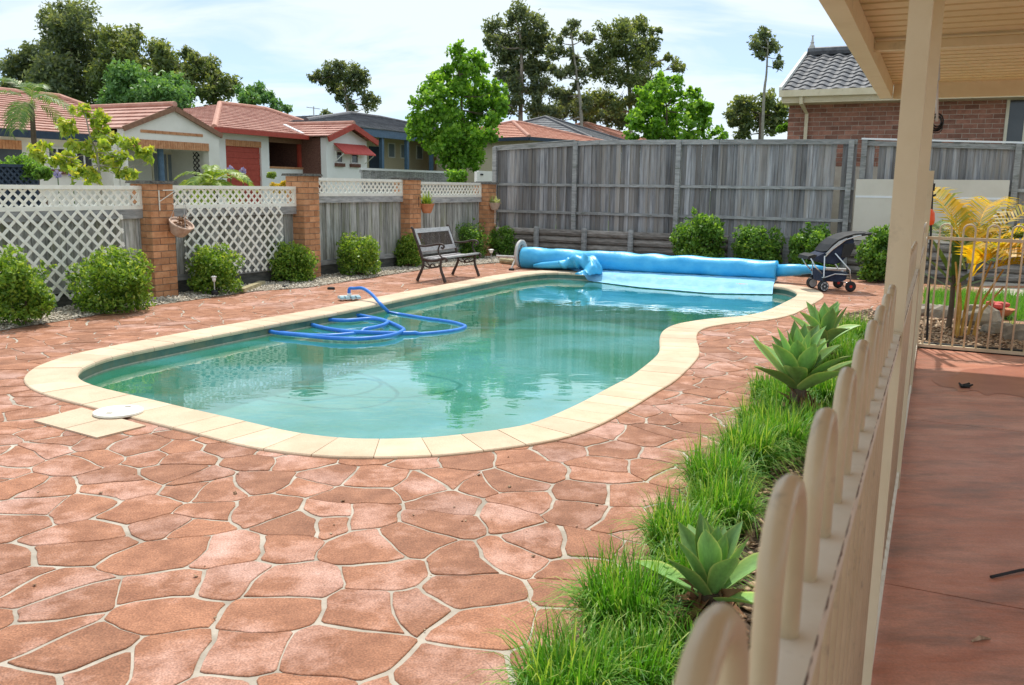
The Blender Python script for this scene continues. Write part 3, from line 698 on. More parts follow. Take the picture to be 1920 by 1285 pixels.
# ---------------- left boundary: brick pillars with bays of palings and lattice between
LF = Fac(P0, PT)
BAYL = PS.length
def clipseg(c, d, u0, u1, z0, z1):
    lo, hi = -99, 99
    for q, v, a, b in ((c[0], d[0], u0, u1), (c[1], d[1], z0, z1)):
        if abs(v) < 1e-9: continue
        t0, t1 = (a - q) / v, (b - q) / v
        if t0 > t1: t0, t1 = t1, t0
        lo, hi = max(lo, t0), min(hi, t1)
    return lo, hi
def lattice(parent, F_, u0, u1, z0, z1, k, step, w, th, m='lattice'):
    c45 = math.sqrt(.5)
    for s_, kk in ((1, k), (-1, k + th)):
        off = -((z1 - z0) if s_ > 0 else 0) - step
        q = u0 + off
        while q < u1 + (z1 - z0) + step:
            lo, hi = clipseg((q, z0), (s_ * c45, c45), u0, u1, z0, z1)
            if hi - lo > 0.03:
                mid = (lo + hi) / 2; L = hi - lo
                c = F_.at(q + s_ * c45 * mid, z0 + c45 * mid, kk)
                t = F_.t * (s_ * c45) + Z3 * c45; uu = Z3 * c45 - F_.t * (s_ * c45)
                piece('slat', ubox(m), parent, frame(c, t, uu, F_.n, (L, w, th)))
            q += step
plab = ['brick pillar with the tilted hanging pot, leftmost of the fence pillars', 'brick pillar between the two lattice heights, second along the left fence',
        'brick pillar behind the bench with a terracotta pot beside it', 'farthest brick pillar, at the corner with the tall paling fence']
PH = [1.43, 1.57, 1.55, 1.50]
def brick_unit(m): return ubox(m)
for k in range(4):
    c = P0 + PS * k
    t = thing('brick_pillar', plab[k], 'pillar', (c.x, c.y, 0), 'brick pillars of the left fence')
    nC = int(round((PH[k]) / 0.086)); ch = PH[k] / nC
    MB().box((c.x, c.y, PH[k] / 2 - 0.004), (0.334, 0.334, PH[k] - 0.002), LF.t, LF.n, Z3).build('mortar_core', M['mortar'], t)
    me = ubox('brickorange')
    for r in range(nC):
        z = ch * (r + 0.5); fl = 1 if r % 2 else -1
        for q in range(4):
            a = q * math.pi / 2
            ax = LF.t * math.cos(a) + LF.n * math.sin(a); ay = -LF.t * math.sin(a) + LF.n * math.cos(a)
            p = Vector((c.x, c.y, z)) + ay * 0.12 + ax * (-0.06 * fl)
            piece('brick', me, t, frame(p, ax, ay, Z3, (0.23, 0.11, ch - 0.011)))
    cp = MB(); zt = PH[k]; h = 0.22
    ring_ = [(-h, -h), (h, -h), (h, h), (-h, h)]
    cp.hexa([Vector((c.x, c.y, zt)) + LF.t * a + LF.n * b for a, b in ring_] + [Vector((c.x, c.y, zt + 0.035)) + LF.t * a * .96 + LF.n * b * .96 for a, b in ring_])
    cp.build('capping', M['cap'], t)
    if k == 0:   # steel bracket for the tilted pot
        pass
bays = [(-1, 1.40, 1.10, 1.0), (0, 1.41, 1.10, 1.0), (1, 1.55, 1.25, 1.16), (2, 1.52, 1.22, 1.13)]
blab = ['paling fence bay with lattice and trellis at the left edge of the photo', 'paling fence bay with lattice and trellis between the two nearest pillars',
        'paling fence bay topped by cream lattice, without trellis, left of the bench', 'farthest bay of the left paling fence, behind the terracotta pot']
for (k, lt, lb, rb), lab in zip(bays, blab):
    u0, u1 = k * BAYL + 0.176, (k + 1) * BAYL - 0.176
    t = thing('fence_bay', lab, 'fence', LF.at((u0 + u1) / 2, 0, 0), 'paling bays of the left fence')
    x = u0; i = 0
    while x < u1 - 0.02:
        w = random.uniform(0.09, 0.11); w = min(w, u1 - x)
        kk = -0.05 if i % 2 else -0.036
        LF.blk('paling', 'woodgreen', t, x - 0.006, x + w + (0.008 if i % 2 else -0.004), 0.17 + random.uniform(-.01, .01), rb + 0.03, kk - 0.007, kk + 0.007); x += w; i += 1
    LF.blk('rail', 'woodh', t, u0, u1, rb, lb + 0.012, -0.03, 0.025)
    LF.blk('rail', 'woodh', t, u0, u1, 0.17, 0.25, -0.028, -0.004)
    LF.blk('plinth_board', 'plinth', t, u0, u1, 0.0, 0.168, -0.05, -0.025)
    ls = sub('lattice_screen', t)
    LF.blk('frame_rail', 'lattice', ls, u0, u1, lt - 0.045, lt, -0.022, 0.03)
    LF.blk('frame_rail', 'lattice', ls, u0, u1, lb + 0.013, lb + 0.06, -0.020, 0.028)
    LF.blk('frame_stile', 'lattice', ls, u0, u0 + 0.04, lb + 0.061, lt - 0.046, -0.018, 0.026)
    LF.blk('frame_stile', 'lattice', ls, u1 - 0.04, u1, lb + 0.061, lt - 0.046, -0.018, 0.026)
    lattice(ls, LF, u0 + 0.041, u1 - 0.041, lb + 0.05, lt - 0.035, -0.006, 0.115, 0.028, 0.007)
    if k <= 0:
        tr = sub('trellis', t)
        if k < 0: a, b, zb = u0 + 0.05, LF.u(232, 450, 0.04), 0.10
        else: a, b, zb = LF.u(346, 450, 0.04), LF.u(531, 450, 0.04), 0.20
        lattice(tr, LF, a, b, zb, lb + 0.02, 0.036, 0.165, 0.033, 0.006)

# hanging pots of the left fence
def pot(name, lab, c, r, h, m, tilt=None):
    t = thing(name, lab, 'plant pot', (c.x, c.y, c.z))
    ax, ay, az = X3, Y3, Z3
    if tilt: 
        az = Vector(tilt).normalized(); ax = az.cross(Y3).normalized(); ay = az.cross(ax)
    MB().lathe(c, [(r * .5, 0), (r * .62, h * .08), (r * .85, h * .5), (r, h * .88), (r * 1.06, h * .9), (r * 1.06, h), (r * .94, h), (r * .9, h * .86), (0.001, h * .84)], 24, ax, ay, az).build('pot_bowl', M[m], t, smooth=False)
    return t, ax, ay, az
def blades(name, c, n, L, spread, m, parent=None, w=0.006, seed=1, zr=0.0, droop=0.5, lean=(0, 0), **kw):
    r = np.random.default_rng(seed); nS = 4
    az = r.uniform(0, 2 * math.pi, n); el = r.uniform(0.35, 1.0, n) ** 0.7 * 1.0
    Ls = L * r.uniform(0.55, 1.12, n); br = np.sqrt(r.uniform(0, 1, n)) * spread
    ba = r.uniform(0, 2 * math.pi, n)
    bx = c[0] + br * np.cos(ba); by = c[1] + br * np.sin(ba)
    dx, dy = np.cos(az) * .6 + np.cos(ba) * .5 * br / (spread + 1e-6) + lean[0], np.sin(az) * .6 + np.sin(ba) * .5 * br / (spread + 1e-6) + lean[1]
    out = r.uniform(0.25, 0.95, n)
    V = np.zeros((n, nS + 1, 2, 3)); R_ = np.zeros((n, nS + 1, 2))
    rv = np.clip(r.normal(0.45, 0.22, n), 0, 1)
    for k in range(nS + 1):
        s = k / nS
        hx = out * Ls * (s ** 1.5) * 0.75; hz = Ls * (s * (1.0 - 0.22 * out) - droop * out * s ** 2.6 * 0.8)
        ww = w * (1 - 0.85 * s ** 1.6)
        px_, py_ = bx + dx * hx, by + dy * hx
        nx, ny = -dy, dx; nl = np.sqrt(nx * nx + ny * ny) + 1e-6
        for q, sg in ((0, -1), (1, 1)):
            V[:, k, q, 0] = px_ + sg * nx / nl * ww; V[:, k, q, 1] = py_ + sg * ny / nl * ww; V[:, k, q, 2] = c[2] + hz
            R_[:, k, q] = np.clip(rv + (s - 0.5) * 0.35, 0, 1)
    idx = (np.arange(n) * (nS + 1) * 2)[:, None]
    Fc = []
    for k in range(nS):
        Fc.append(idx + np.array([[k * 2, k * 2 + 1, k * 2 + 3, k * 2 + 2]]))
    return npmesh(name, V.reshape(-1, 3), np.vstack(Fc), M[m], parent, rnd=R_.ravel(), **kw)
def leaves(C, rad, n, ll, lw, r, shell=0.55, up=0.25, flat=(1, 1, 1), fold=0.25, droop=0.0):
    """n leaf quads spread through ellipsoid blobs C (m,3), rad (m,)"""
    w = np.asarray(rad) ** 2; w = w / w.sum(); k = r.choice(len(C), n, p=w)
    d = r.normal(size=(n, 3)); d /= np.linalg.norm(d, axis=1, keepdims=True)
    rr = np.asarray(rad)[k] * (shell + (1 - shell) * r.uniform(0, 1, n)) ** 0.8
    P = np.asarray(C)[k] + d * rr[:, None] * np.array(flat)
    t = r.normal(size=(n, 3)) + d * 0.5; t[:, 2] -= droop; t /= np.linalg.norm(t, axis=1, keepdims=True)
    nn = r.normal(size=(n, 3)) + d * 0.6; nn[:, 2] += up; nn -= t * (nn * t).sum(1, keepdims=True); nn /= np.linalg.norm(nn, axis=1, keepdims=True) + 1e-9
    b = np.cross(nn, t)
    s = r.uniform(0.65, 1.3, (n, 1)); l, ww = ll * s, lw * s
    V = np.stack([P - t * l * .5, P + b * ww * .5 + nn * ww * fold, P + t * l * .5, P - b * ww * .5 + nn * ww * fold], 1)
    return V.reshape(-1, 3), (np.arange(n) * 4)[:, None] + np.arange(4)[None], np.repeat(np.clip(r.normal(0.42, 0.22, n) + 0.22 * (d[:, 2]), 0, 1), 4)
def lump(C, rad, per, rs, r, squash=1.0):
    out, ro = [], []
    for c, R_ in zip(C, rad):
        for _ in range(per):
            d = r.normal(size=3); d /= np.linalg.norm(d)
            q = R_ * r.uniform(0.35, 0.85); s = R_ * r.uniform(*rs)
            out.append(np.array(c) + d * q * np.array((1, 1, squash))); ro.append(s)
    return np.array(out), np.array(ro)

pc = LF.at(LF.u(331, 440, 0.22), LF.z(331, 440, 0.22), 0.24)
t, ax, ay, az = pot('hanging_pot', 'pale clay pot hanging tilted from the nearest pillar, with dead twigs', pc, 0.15, 0.17, 'terrapale', tilt=(0.42, -0.2, 0.86))
top = pc + az * 0.15
V, Fc, rv = leaves(np.array([top + az * 0.03]), [0.1], 90, 0.07, 0.02, np.random.default_rng(5), shell=0.2)
npmesh('dead_plant', V, Fc, M['deadleaf'], t)
br = MB(); hk = LF.at(LF.u(300, 400, 0.19), 1.1, 0.19); hp = LF.at(LF.u(305, 357, 0.19), LF.z(305, 357, 0.19), 0.19); he = LF.at(LF.u(330, 357, 0.2), LF.z(331, 356, 0.3), 0.32)
br.bar(hk, Vector((hk.x, hk.y, hp.z)), 0.012, 0.012); br.bar(hp - Vector((0, 0, 0.0)), he, 0.012, 0.012); br.bar(Vector((hk.x, hk.y, hp.z - 0.14)), he.lerp(hp, 0.3), 0.008, 0.008)
br.build('bracket', M['lattice'], t)
w = MB()
for a in (0.3, 2.4, 4.5): w.bar(he, top + (ax * math.cos(a) + ay * math.sin(a)) * 0.145, 0.004, 0.004)
w.build('hanger_wire', M['greyplastic'], t)
pc = LF.at(2 * BAYL + 0.30, LF.z(794, 400, 0.2), 0.22)
t, *_ = pot('hanging_pot', 'terracotta pot with a small green plant hung behind the bench', pc, 0.13, 0.17, 'terracotta')
blades('plant', (pc.x, pc.y, pc.z + 0.13), 60, 0.34, 0.08, 'leaffern', t, w=0.012, seed=3)
MB().bar(LF.at(2 * BAYL + 0.1, pc.z + 0.155, 0.03), pc + Vector((0, 0, 0.155)) - LF.t * 0.1, 0.015, 0.015).bar(LF.at(2 * BAYL + 0.1, pc.z + 0.3, 0.176), LF.at(2 * BAYL + 0.1, pc.z + 0.12, 0.176), 0.012, 0.012).build('bracket', M['dark'], t)
pc = LF.at(LF.u(927, 392, 0.25), LF.z(927, 394, 0.25), 0.25)
t, *_ = pot('hanging_pot', 'small pale pot with spiky cream-green plant on the farthest pillar', pc, 0.12, 0.15, 'terrapale')
blades('plant', (pc.x, pc.y, pc.z + 0.11), 120, 0.26, 0.09, 'leafpale', t, w=0.01, seed=4, droop=0.9)
MB().bar(LF.at(3 * BAYL + 0.12, pc.z + 0.12, 0.176), pc + Vector((0, 0, 0.13)) - LF.t * 0.1, 0.014, 0.014).bar(LF.at(3 * BAYL + 0.12, pc.z + 0.25, 0.182), LF.at(3 * BAYL + 0.12, pc.z - 0.3, 0.182), 0.016, 0.012).build('bracket', M['lattice'], t)

# ---------------- retaining wall and tall paling fence at the back
WF = Fac(WA, WT)
wend = WF.u(1990, 450)
rt = thing('retaining_wall', 'low retaining wall of weathered timber sleepers behind the pool cover', 'wall', WF.at(4, 0, 0))
us = [0.05] + [WF.u(x, 440, 0.06) for x in (1006, 1096, 1183, 1275)]
stp = us[-1] - us[-2]
while us[-1] < wend - 0.4: us.append(us[-1] + stp)
sl_ = MB().lathe((0, 0, -0.5), [(0.075, 0), (0.075, 1)], 9); slm = sl_.mesh('sleeper', M['sleeper'], Vector((0, 0, 0)), False)
for a, b in zip(us, us[1:]):
    for r in range(4):
        c = WF.at((a + b) / 2, 0.075 + r * 0.147, -0.05 + random.uniform(-.008, .008))
        piece('sleeper', slm, rt, frame(c, WF.n, Z3, WF.t, (1.0, 1.0, abs(b - a) - 0.01)))
for a in us[1:]:
    MB().tube([WF.at(a, -0.05, 0.075), WF.at(a, 0.60, 0.075), WF.at(a, 0.63, 0.07)], [0.058, 0.058, 0.045], 9).build('post', M['woodh'], rt)
def back_fence(name, lab, u0, u1, posts, topz, rails, lowz, cap=None, gaps=()):
    t = thing(name, lab, 'fence', WF.at((u0 + u1) / 2, lowz, -0.12))
    x = u0; i = 0
    while x < u1 - 0.02:
        w = random.uniform(0.085, 0.115); kk = -0.20 if i % 2 else -0.180
        if not any(a < x < b for a, b in gaps):
            tl = random.uniform(-0.006, 0.006)
            WF.blk('paling', 'wood', t, x - (0.012 if i % 2 else 0), x + w + (0.012 if i % 2 else -0.006), lowz + random.uniform(0, .02), topz(x) - random.uniform(0.0, 0.03), kk - 0.007, kk + 0.007, tl)
        x += w + random.choice((0, 0, 0.003, 0.007)); i += 1
    for (f0, h, d) in rails:
        n = max(1, int(abs(u1 - u0) / 2.2)); e = np.linspace(u0, u1, n + 1)
        for a, b in zip(e, e[1:]):
            za, zb = f0(a), f0(b); A, B = WF.at(a + 0.004, za, -0.155), WF.at(b - 0.004, zb, -0.155)
            MB().bar(A, B, d, h).build('rail', M['woodh'], t)
    for a in posts:
        WF.blk('post', 'woodh', t, a - 0.045, a + 0.045, 0.5, topz(a) - 0.005, -0.145, -0.085)
    return t
uL, uM = WF.u(926, 400, -0.15), WF.u(1598, 400, -0.15)
zt0 = [(uL, WF.z(927, 276, -.15)), (WF.u(1000, 270, -.15), WF.z(1000, 270, -.15)), (WF.u(1076, 265, -.15), WF.z(1076, 265, -.15)), (WF.u(1268, 262, -.15), WF.z(1268, 262, -.15)), (WF.u(1440, 265, -.15), WF.z(1440, 265, -.15)), (uM, WF.z(1590, 263, -.15))]
topf = lambda u: float(np.interp(u, [a for a, b in zt0], [b for a, b in zt0]))
b1 = back_fence('paling_fence', 'tall weathered grey paling fence behind the pool cover', uL, uM, [uL + 0.03, WF.u(1077, 330, -.1), WF.u(1270, 330, -.1), WF.u(1592, 330, -.1)], topf,
    [(lambda u: topf(u) - 0.03, 0.09, 0.05), (lambda u: 1.50 + 0.0 * u, 0.055, 0.045), (lambda u: 0.93, 0.055, 0.045)], 0.53,
    gaps=[(WF.u(1566, 330, -.2), WF.u(1572, 330, -.2))])
MB().bar(WF.at(uL, topf(uL) + 0.012, -0.17), WF.at(WF.u(1076, 265, -.15), topf(WF.u(1076, 265, -.15)) + 0.02, -0.17), 0.1, 0.02).build('capping', M['woodh'], b1)
uR = WF.u(2010, 400, -0.15)
tz2 = lambda u: float(np.interp(u, [uM, uR], [WF.z(1602, 262, -.15), WF.z(1920, 273, -.15)]))
b2 = back_fence('paling_fence', 'paling fence section with a white capping strip behind the cream board', uM + 0.06, uR, [uM + 0.12, WF.u(1905, 330, -.1)], tz2, [(lambda u: tz2(u) - 0.06, 0.08, 0.05), (lambda u: 1.50, 0.055, 0.045)], 0.53,
    gaps=[(uM + 0.26, uM + 0.30), (uM + 0.52, uM + 0.55)])
MB().bar(WF.at(uM + 0.06, tz2(uM) + 0.012, -0.16), WF.at(uR, tz2(uR) + 0.012, -0.16), 0.09, 0.03).build('capping', M['whitestrip'], b2)
# low link between the last pillar and the tall fence
lk = thing('paling_fence', 'short low paling section joining the farthest pillar to the tall fence', 'fence', WF.at(0, 0, 0))
for i in range(4): WF.blk('paling', 'wood', lk, uL - 0.06 - 0.1 * (i + 1), uL - 0.065 - 0.1 * i, 0.5, 1.5, -0.2, -0.186)
WF.blk('rail', 'woodh', lk, uL - 0.46, uL - 0.05, 1.49, 1.56, -0.18, -0.13); WF.blk('rail', 'woodh', lk, uL - 0.46, uL - 0.05, 0.85, 0.91, -0.18, -0.13)
WF.blk('plinth_board', 'plinth', lk, uL - 0.46, uL - 0.05, 0, 0.5, -0.2, -0.17)
# cream board standing on the wall against the fence
bd = thing('cream_board', 'large cream board with a white stripe leaning on the paling fence', 'board', WF.at(8, 0.6, -0.05))
ub0, ub1 = WF.u(1601, 400, -0.03), WF.u(1887, 400, -0.03); zb1 = WF.z(1602, 336, -0.03)
um_ = WF.u(1745, 400, -0.03)
for a, b, zt_ in ((ub0, um_ - 0.004, zb1), (um_ + 0.004, ub1, zb1)):
    WF.part('panel', 'board', bd, a, b, 0.60, zt_, -0.045, -0.01)
    zs = 0.60 + (zb1 - 0.60) * (0.70)
    WF.part('stripe', 'whitestrip', bd, a + 0.01, b - 0.01, zs, zs + 0.035, -0.012, -0.004)

# ---------------- loop-top pool fence
def zd(t): return -0.085 * t / TG
def loopmesh(s, hl, r, m):
    pts = [Vector((-s / 2, 0, -1.03)), Vector((-s / 2, 0, 0.0)), Vector((-s / 2, 0, hl - s / 2 - r))]
    for k in range(1, 8):
        a = math.pi * (1 - k / 8); pts.append(Vector((s / 2 * math.cos(a), 0, hl - s / 2 - r + s / 2 * math.sin(a))))
    pts += [Vector((s / 2, 0, hl - s / 2 - r)), Vector((s / 2, 0, 0.0)), Vector((s / 2, 0, -1.03))]
    return MB().tube(pts, r, 12).mesh('loop_bar', m, Vector((0, 0, 0)), True)
RZ = 1.135    # rail top at t=0
LM = loopmesh(0.107, 0.135, 0.0085, M['creamdirty'])
def fence_panel(lab, t0, t1, tcs, group='loop-top pool fence panels'):
    tm = (t0 + t1) / 2
    th = thing('pool_fence_panel', lab, 'fence', fence_at(tm, 0, 0), group)
    for tcn in tcs: piece('loop_bar', LM, th, frame(fence_at(tcn, RZ + zd(tcn), 0), FT, FN, Z3))
    for zz, h in ((RZ - 0.014, 0.028), (RZ - 1.02, 0.030)):
        MB().bar(fence_at(t0, zz + zd(t0)), fence_at(t1, zz + zd(t1)), 0.040, h).build('rail', M['railtop'], th)
    nr_ = int((t1 - t0) / 0.012); re_ = [t0 + 0.03 + (t1 - t0 - 0.06) * q / nr_ for q in range(nr_ + 1)]
    MB().tube([fence_at(q, RZ - 0.003 + zd(q) + random.uniform(-.002, .001), 0.0195) for q in re_], [random.uniform(0.0003, 0.0020) for q in re_], 5).build('rust_edge', M['rust'], th)
    br = MB()
    for tt in (t0, t1):
        br.box(fence_at(tt + (0.012 if tt == t0 else -0.012), RZ - 0.014 + zd(tt)), (0.02, 0.046, 0.036), FT, FN, Z3)
    br.build('bracket', M['cream'], th)
    return th
PP = 0.2137; TP = [1.95, 4.26, 6.58]
p1 = fence_panel('nearest loop-top fence panel, its dirty bars rising beside the camera', -0.62, TP[0] - 0.026, [PP * i for i in range(-2, 9)])
for tt in (-0.645,): MB().box(fence_at(tt, 0.6), (0.05, 0.05, 1.2), FT, FN, Z3).build('post', M['cream'], p1)
def cent(a, b): 
    n = int((b - a - 0.05) / PP); m0 = (a + b) / 2 - (n - 1) * PP / 2; return [m0 + PP * i for i in range(n)]
fence_panel('loop-top fence panel just beyond the nearest veranda post', TP[0] + 0.026, TP[1] - 0.026, cent(TP[0], TP[1]))
p3_ = fence_panel('loop-top fence panel beyond the second veranda post', TP[1] + 0.026, TP[2] - 0.026, cent(TP[1], TP[2]))
MB().box(fence_at(TP[2], 0.58), (0.05, 0.05, 1.17), FT, FN, Z3).build('post', M['cream'], p3_)
p4_ = fence_panel('loop-top fence panel running up to the end panel corner', TP[2] + 0.026, TG - 0.026, cent(TP[2], TG))
# end panel across the veranda
EPH = zd(TG)
ep = thing('pool_fence_panel', 'loop-top fence panel across the end of the veranda, before the golden palm', 'fence', fence_at(TG, 0, 1.5), 'loop-top pool fence panels')
GP = 0.194; LM2 = loopmesh(0.097, 0.125, 0.0082, M['cream'])
def gp(k, z): return fence_at(TG, z + EPH, k)
for i in range(15): piece('loop_bar', LM2, ep, frame(gp(0.168 + GP * i, RZ), FN, -FT, Z3))
MB().tube([gp(0.062, 0.12), gp(0.062, RZ - 0.01)], 0.008, 10).build('bar', M['cream'], ep)
for zz in (RZ - 0.014, RZ - 1.02): MB().bar(gp(0.026, zz), gp(3.1, zz - 0.015), 0.036, 0.028).build('rail', M['cream'], ep)
MB().box(gp(0, 0.9), (0.05, 0.05, 1.66), FT, FN, Z3).build('latch_post', M['cream'], ep)
MB().box(gp(3.14, 0.6), (0.05, 0.05, 1.3), FT, FN, Z3).build('post', M['cream'], ep)
MB().box(fence_at(TG + 0.055, 0.0, 1.6), (0.06, 3.1, 0.10), FT, FN, Z3).build('kerb_board', M['dark'], None, label='dark timber edging under the end fence panel', cat='edging')

# ---------------- veranda
vr = thing('veranda', 'cream veranda with steel posts and a corrugated roof at the right', 'veranda', fence_at(2, 0, 1.5))
RZV = 2.40
for tt in TP[:2]:
    MB().box(fence_at(tt, (RZV + 0.003) / 2, 0), (0.05, 0.05, RZV - 0.003), FT, FN, Z3).build('post', M['beam'], vr)
TE = 8.74
MB().hexa([fence_at(-4, 2.30, -0.49), fence_at(TE, 2.30, -0.49), fence_at(TE, 2.30, -0.385), fence_at(-4, 2.30, -0.385), fence_at(-4, 2.425, -0.49), fence_at(TE, 2.425, -0.49), fence_at(TE, 2.425, -0.385), fence_at(-4, 2.425, -0.385)]).build('edge_beam', M['beam'], vr)
MB().bar(fence_at(-4, 2.375, -0.515), fence_at(TE, 2.375, -0.515), 0.045, 0.012).build('gutter_lip', M['cream'], vr)
MB().bar(fence_at(TE + 0.03, 2.385, -0.38), fence_at(TE + 0.03, 2.385, 2.7), 0.06, 0.175).build('end_beam', M['beam'], vr)
MB().bar(fence_at(6.05, 2.375, -0.383), fence_at(6.05, 2.375, 2.7), 0.07, 0.05).build('purlin', M['beam'], vr)
MB().bar(fence_at(1.0, 2.375, -0.383), fence_at(1.0, 2.375, 2.7), 0.07, 0.05).build('purlin', M['beam'], vr)
MB().bar(fence_at(-3.9, 2.375, -0.383), fence_at(-3.9, 2.375, 2.7), 0.07, 0.05).build('purlin', M['beam'], vr)
MB().bar(fence_at(-4, 2.36, 0), fence_at(-3.8, 2.36, 0), 0.05, 0.05).build('bracket', M['beam'], vr)
rf = MB(); tt = -4.0; per = 0.19; prof_ = []
while tt < TE + 0.05:
    for d, h in ((0, 0), (0.09, 0), (0.098, 0.05), (0.135, 0.05), (0.143, 0.0)): prof_.append((tt + d, h))
    tt += per
b0 = len(prof_)
for k_ in (-0.52, 2.8):
    for (a, h) in prof_: rf.V.append(fence_at(a, 2.428 + h, k_))
for i in range(b0 - 1): rf.F.append((i, i + 1, b0 + i + 1, b0 + i))
for k_ in (-0.52, 2.8):
    for (a, h) in prof_: rf.V.append(fence_at(a, 2.434 + h, k_))
for i in range(b0 - 1): rf.F.append((2 * b0 + i, 3 * b0 + i, 3 * b0 + i + 1, 2 * b0 + i + 1))
rf.build('roof_sheet', M['roofsheet'], vr)
# hanging cord and coil
hc = thing('cable_hanger', 'grey cord with a coil of black wire hanging from the veranda roof', 'cord', D(1757, 235, 4.5))
pts = [D(1764, 6, 4.5), D(1763, 60, 4.5), D(1760, 62, 4.5), D(1760, 150, 4.5), D(1757, 152, 4.5), D(1756.5, 228, 4.5)]
pts[0].z = 2.429
MB().tube(pts, 0.0075, 8).build('pole', M['greyplastic'], hc)
co = MB(); cc = D(1757, 228, 4.5)
for q in range(5):
    rr = 0.026 + 0.004 * q
    co.tube([cc + X3 * (rr * .8 * math.cos(a)) + Z3 * (rr * math.sin(a) - 0.005 * (q % 3)) + Y3 * (0.005 * (q % 3)) for a in np.linspace(0, 2 * math.pi, 21)[:-1]], 0.0035, 6, closed=True)
co.tube([cc + X3 * (0.03 * math.cos(a)) + Z3 * (-0.028 + 0.028 * math.sin(a)) for a in np.linspace(math.pi, 2 * math.pi, 10)], 0.0022, 6)
co.build('wire_coil', M['black'], hc)
# debris on the veranda floor
c = G(1806, 726, 0.005); mb = MB(); r = random.Random(3)
for i in range(9):
    a = r.uniform(0, 6.28); l = r.uniform(0.02, 0.07); p = Vector((c.x + r.uniform(-.04, .04), c.y + r.uniform(-.03, .03), 0.012))
    mb.tube([p, p + Vector((math.cos(a) * l, math.sin(a) * l, r.uniform(0, .02)))], [0.012, 0.006], 6)
mb.build('debris_clump', M['dark'], label='dark clump of leaf litter on the veranda floor', cat='debris')
a, b = G(1858, 1082, 0.01), G(1960, 1062, 0.01)
MB().tube([a, a.lerp(b, .5) + Vector((0, 0, .004)), b], 0.006, 7).build('stick', M['dark'], label='thin dark stick lying on the veranda floor', cat='stick')
a, b = G(1822, 1203, 0.006), G(1857, 1198, 0.006)
MB().tube([a, a.lerp(b, .5) + Vector((0, 0.006, .006)), b], [0.003, 0.008, 0.002], 6).build('dry_leaf', M['chip'], label='curled dry leaf on the veranda floor', cat='leaf')
# ================================================================== THINGS ROUND THE POOL
# ---------------- pool hose
WH = WZ + 0.006
hz = lambda x, y: G(480 + x / 3.569, 320 + y / 3.569, WH)
hd = G(655, 561, POOLZ)
path = [hd + Vector((0, 0, 0.045)), hd + Vector((0.005, 0.0, 0.13)), D(665, 541, hd.y + 0.0), D(680, 541, hd.y - 0.05), D(697, 552, hd.y - 0.2), D(714, 571, hd.y - 0.45), G(729, 586, WH)]
wp = [(1000, 968), (1150, 992), (1300, 1013), (1385, 1035), (1395, 1050), (1330, 1070), (1180, 1088), (1000, 1098), (800, 1095), (600, 1085), (470, 1065), (370, 1040), (318, 1018), (345, 1000), (430, 1012),
      (600, 1022), (760, 1010), (850, 1020), (880, 1035), (830, 1060), (700, 1085), (500, 1104), (350, 1100), (200, 1088), (135, 1070), (150, 1052), (240, 1035), (330, 1030), (470, 1018), (650, 978), (760, 990),
      (860, 1012), (960, 1055), (990, 1080), (960, 1105), (870, 1130), (700, 1147), (500, 1142), (300, 1122), (120, 1103), (70, 1082), (100, 1062), (200, 1040), (330, 1022), (520, 980), (700, 975)]
hp_ = catmull(path, 5, False) + [p + Vector((0, 0, 0.016 * ((i // 40) % 3))) for i, p in enumerate(catmull([hz(x, y) for x, y in wp], 6, False))]
ho = thing('pool_hose', 'blue vacuum hose coiled on the water, its head resting on the coping', 'hose', (hd.x, hd.y, POOLZ))
MB().tube(hp_, 0.021, 10).build('hose', M['hose'], ho, smooth=True)
vh = MB()
ua = (G(680, 560, POOLZ) - G(632, 562, POOLZ)).normalized(); va = Vector((-ua.y, ua.x, 0))
for i in range(4): vh.box(hd + ua * (0.07 * (i - 1.5)) + Vector((0, 0, 0.022)), (0.05, 0.16, 0.03), ua, va, Z3)
o = vh.build('vacuum_head', M['palebluep'], ho)
MB().box(hd + Vector((0, 0, 0.042)), (0.26, 0.05, 0.012), ua, va, Z3).build('head_plate', M['whiteplastic'], o)
MB().tube([hd + Vector((0, 0, 0.04)), hd + Vector((0, 0, 0.075))], 0.027, 12).build('swivel', M['whiteplastic'], o)
ca = hz(360, 1003); MB().tube([hz(345, 1001) + Vector((0, 0, .02)), hz(430, 1013) + Vector((0, 0, .02))], 0.028, 12).build('hose_cuff', M['whiteplastic'], ho)

# ---------------- cover roller
A, B = D(982, 483, 16.0), D(1457, 508, 14.1)
ax = (B - A).normalized(); sd = Vector((-ax.y, ax.x, 0)).normalized(); upv = ax.cross(sd); 
if upv.z < 0: upv = -upv
ro = thing('pool_cover_roller', 'long blue pool cover wound on a roller at the far end', 'pool cover', ((A.x + B.x) / 2, (A.y + B.y) / 2, 0))
nu, nv = 150, 30; V = []; L = (B - A).length
rg = np.random.default_rng(11); ph = rg.uniform(0, 6.28, 12); fr = rg.uniform(1.5, 9, 12)
for i in range(nu + 1):
    s = i / nu; c = A.lerp(B, s); r0 = 0.195 - 0.03 * s
    for j in range(nv):
        th = 2 * math.pi * j / nv
        d = sum(0.0022 * math.sin(fr[q] * s * 7 + (q % 4) * th + ph[q]) for q in range(12))
        d += 0.004 * math.sin(26 * s + 3 * th + 1.5 * math.sin(9 * s)) * (0.5 + 0.5 * math.sin(17 * s + th)) - (0.007 if 0.3 < (math.sin(43 * s + 2 * th)) else 0) * max(0, math.sin(5 * s + th))
        r = r0 + d
        V.append(c + sd * (math.cos(th) * r) + upv * (math.sin(th) * r * (0.97)))
mb = MB(); mb.V = V
for i in range(nu):
    for j in range(nv):
        j2 = (j + 1) % nv; mb.F.append((i * nv + j, i * nv + j2, (i + 1) * nv + j2, (i + 1) * nv + j))
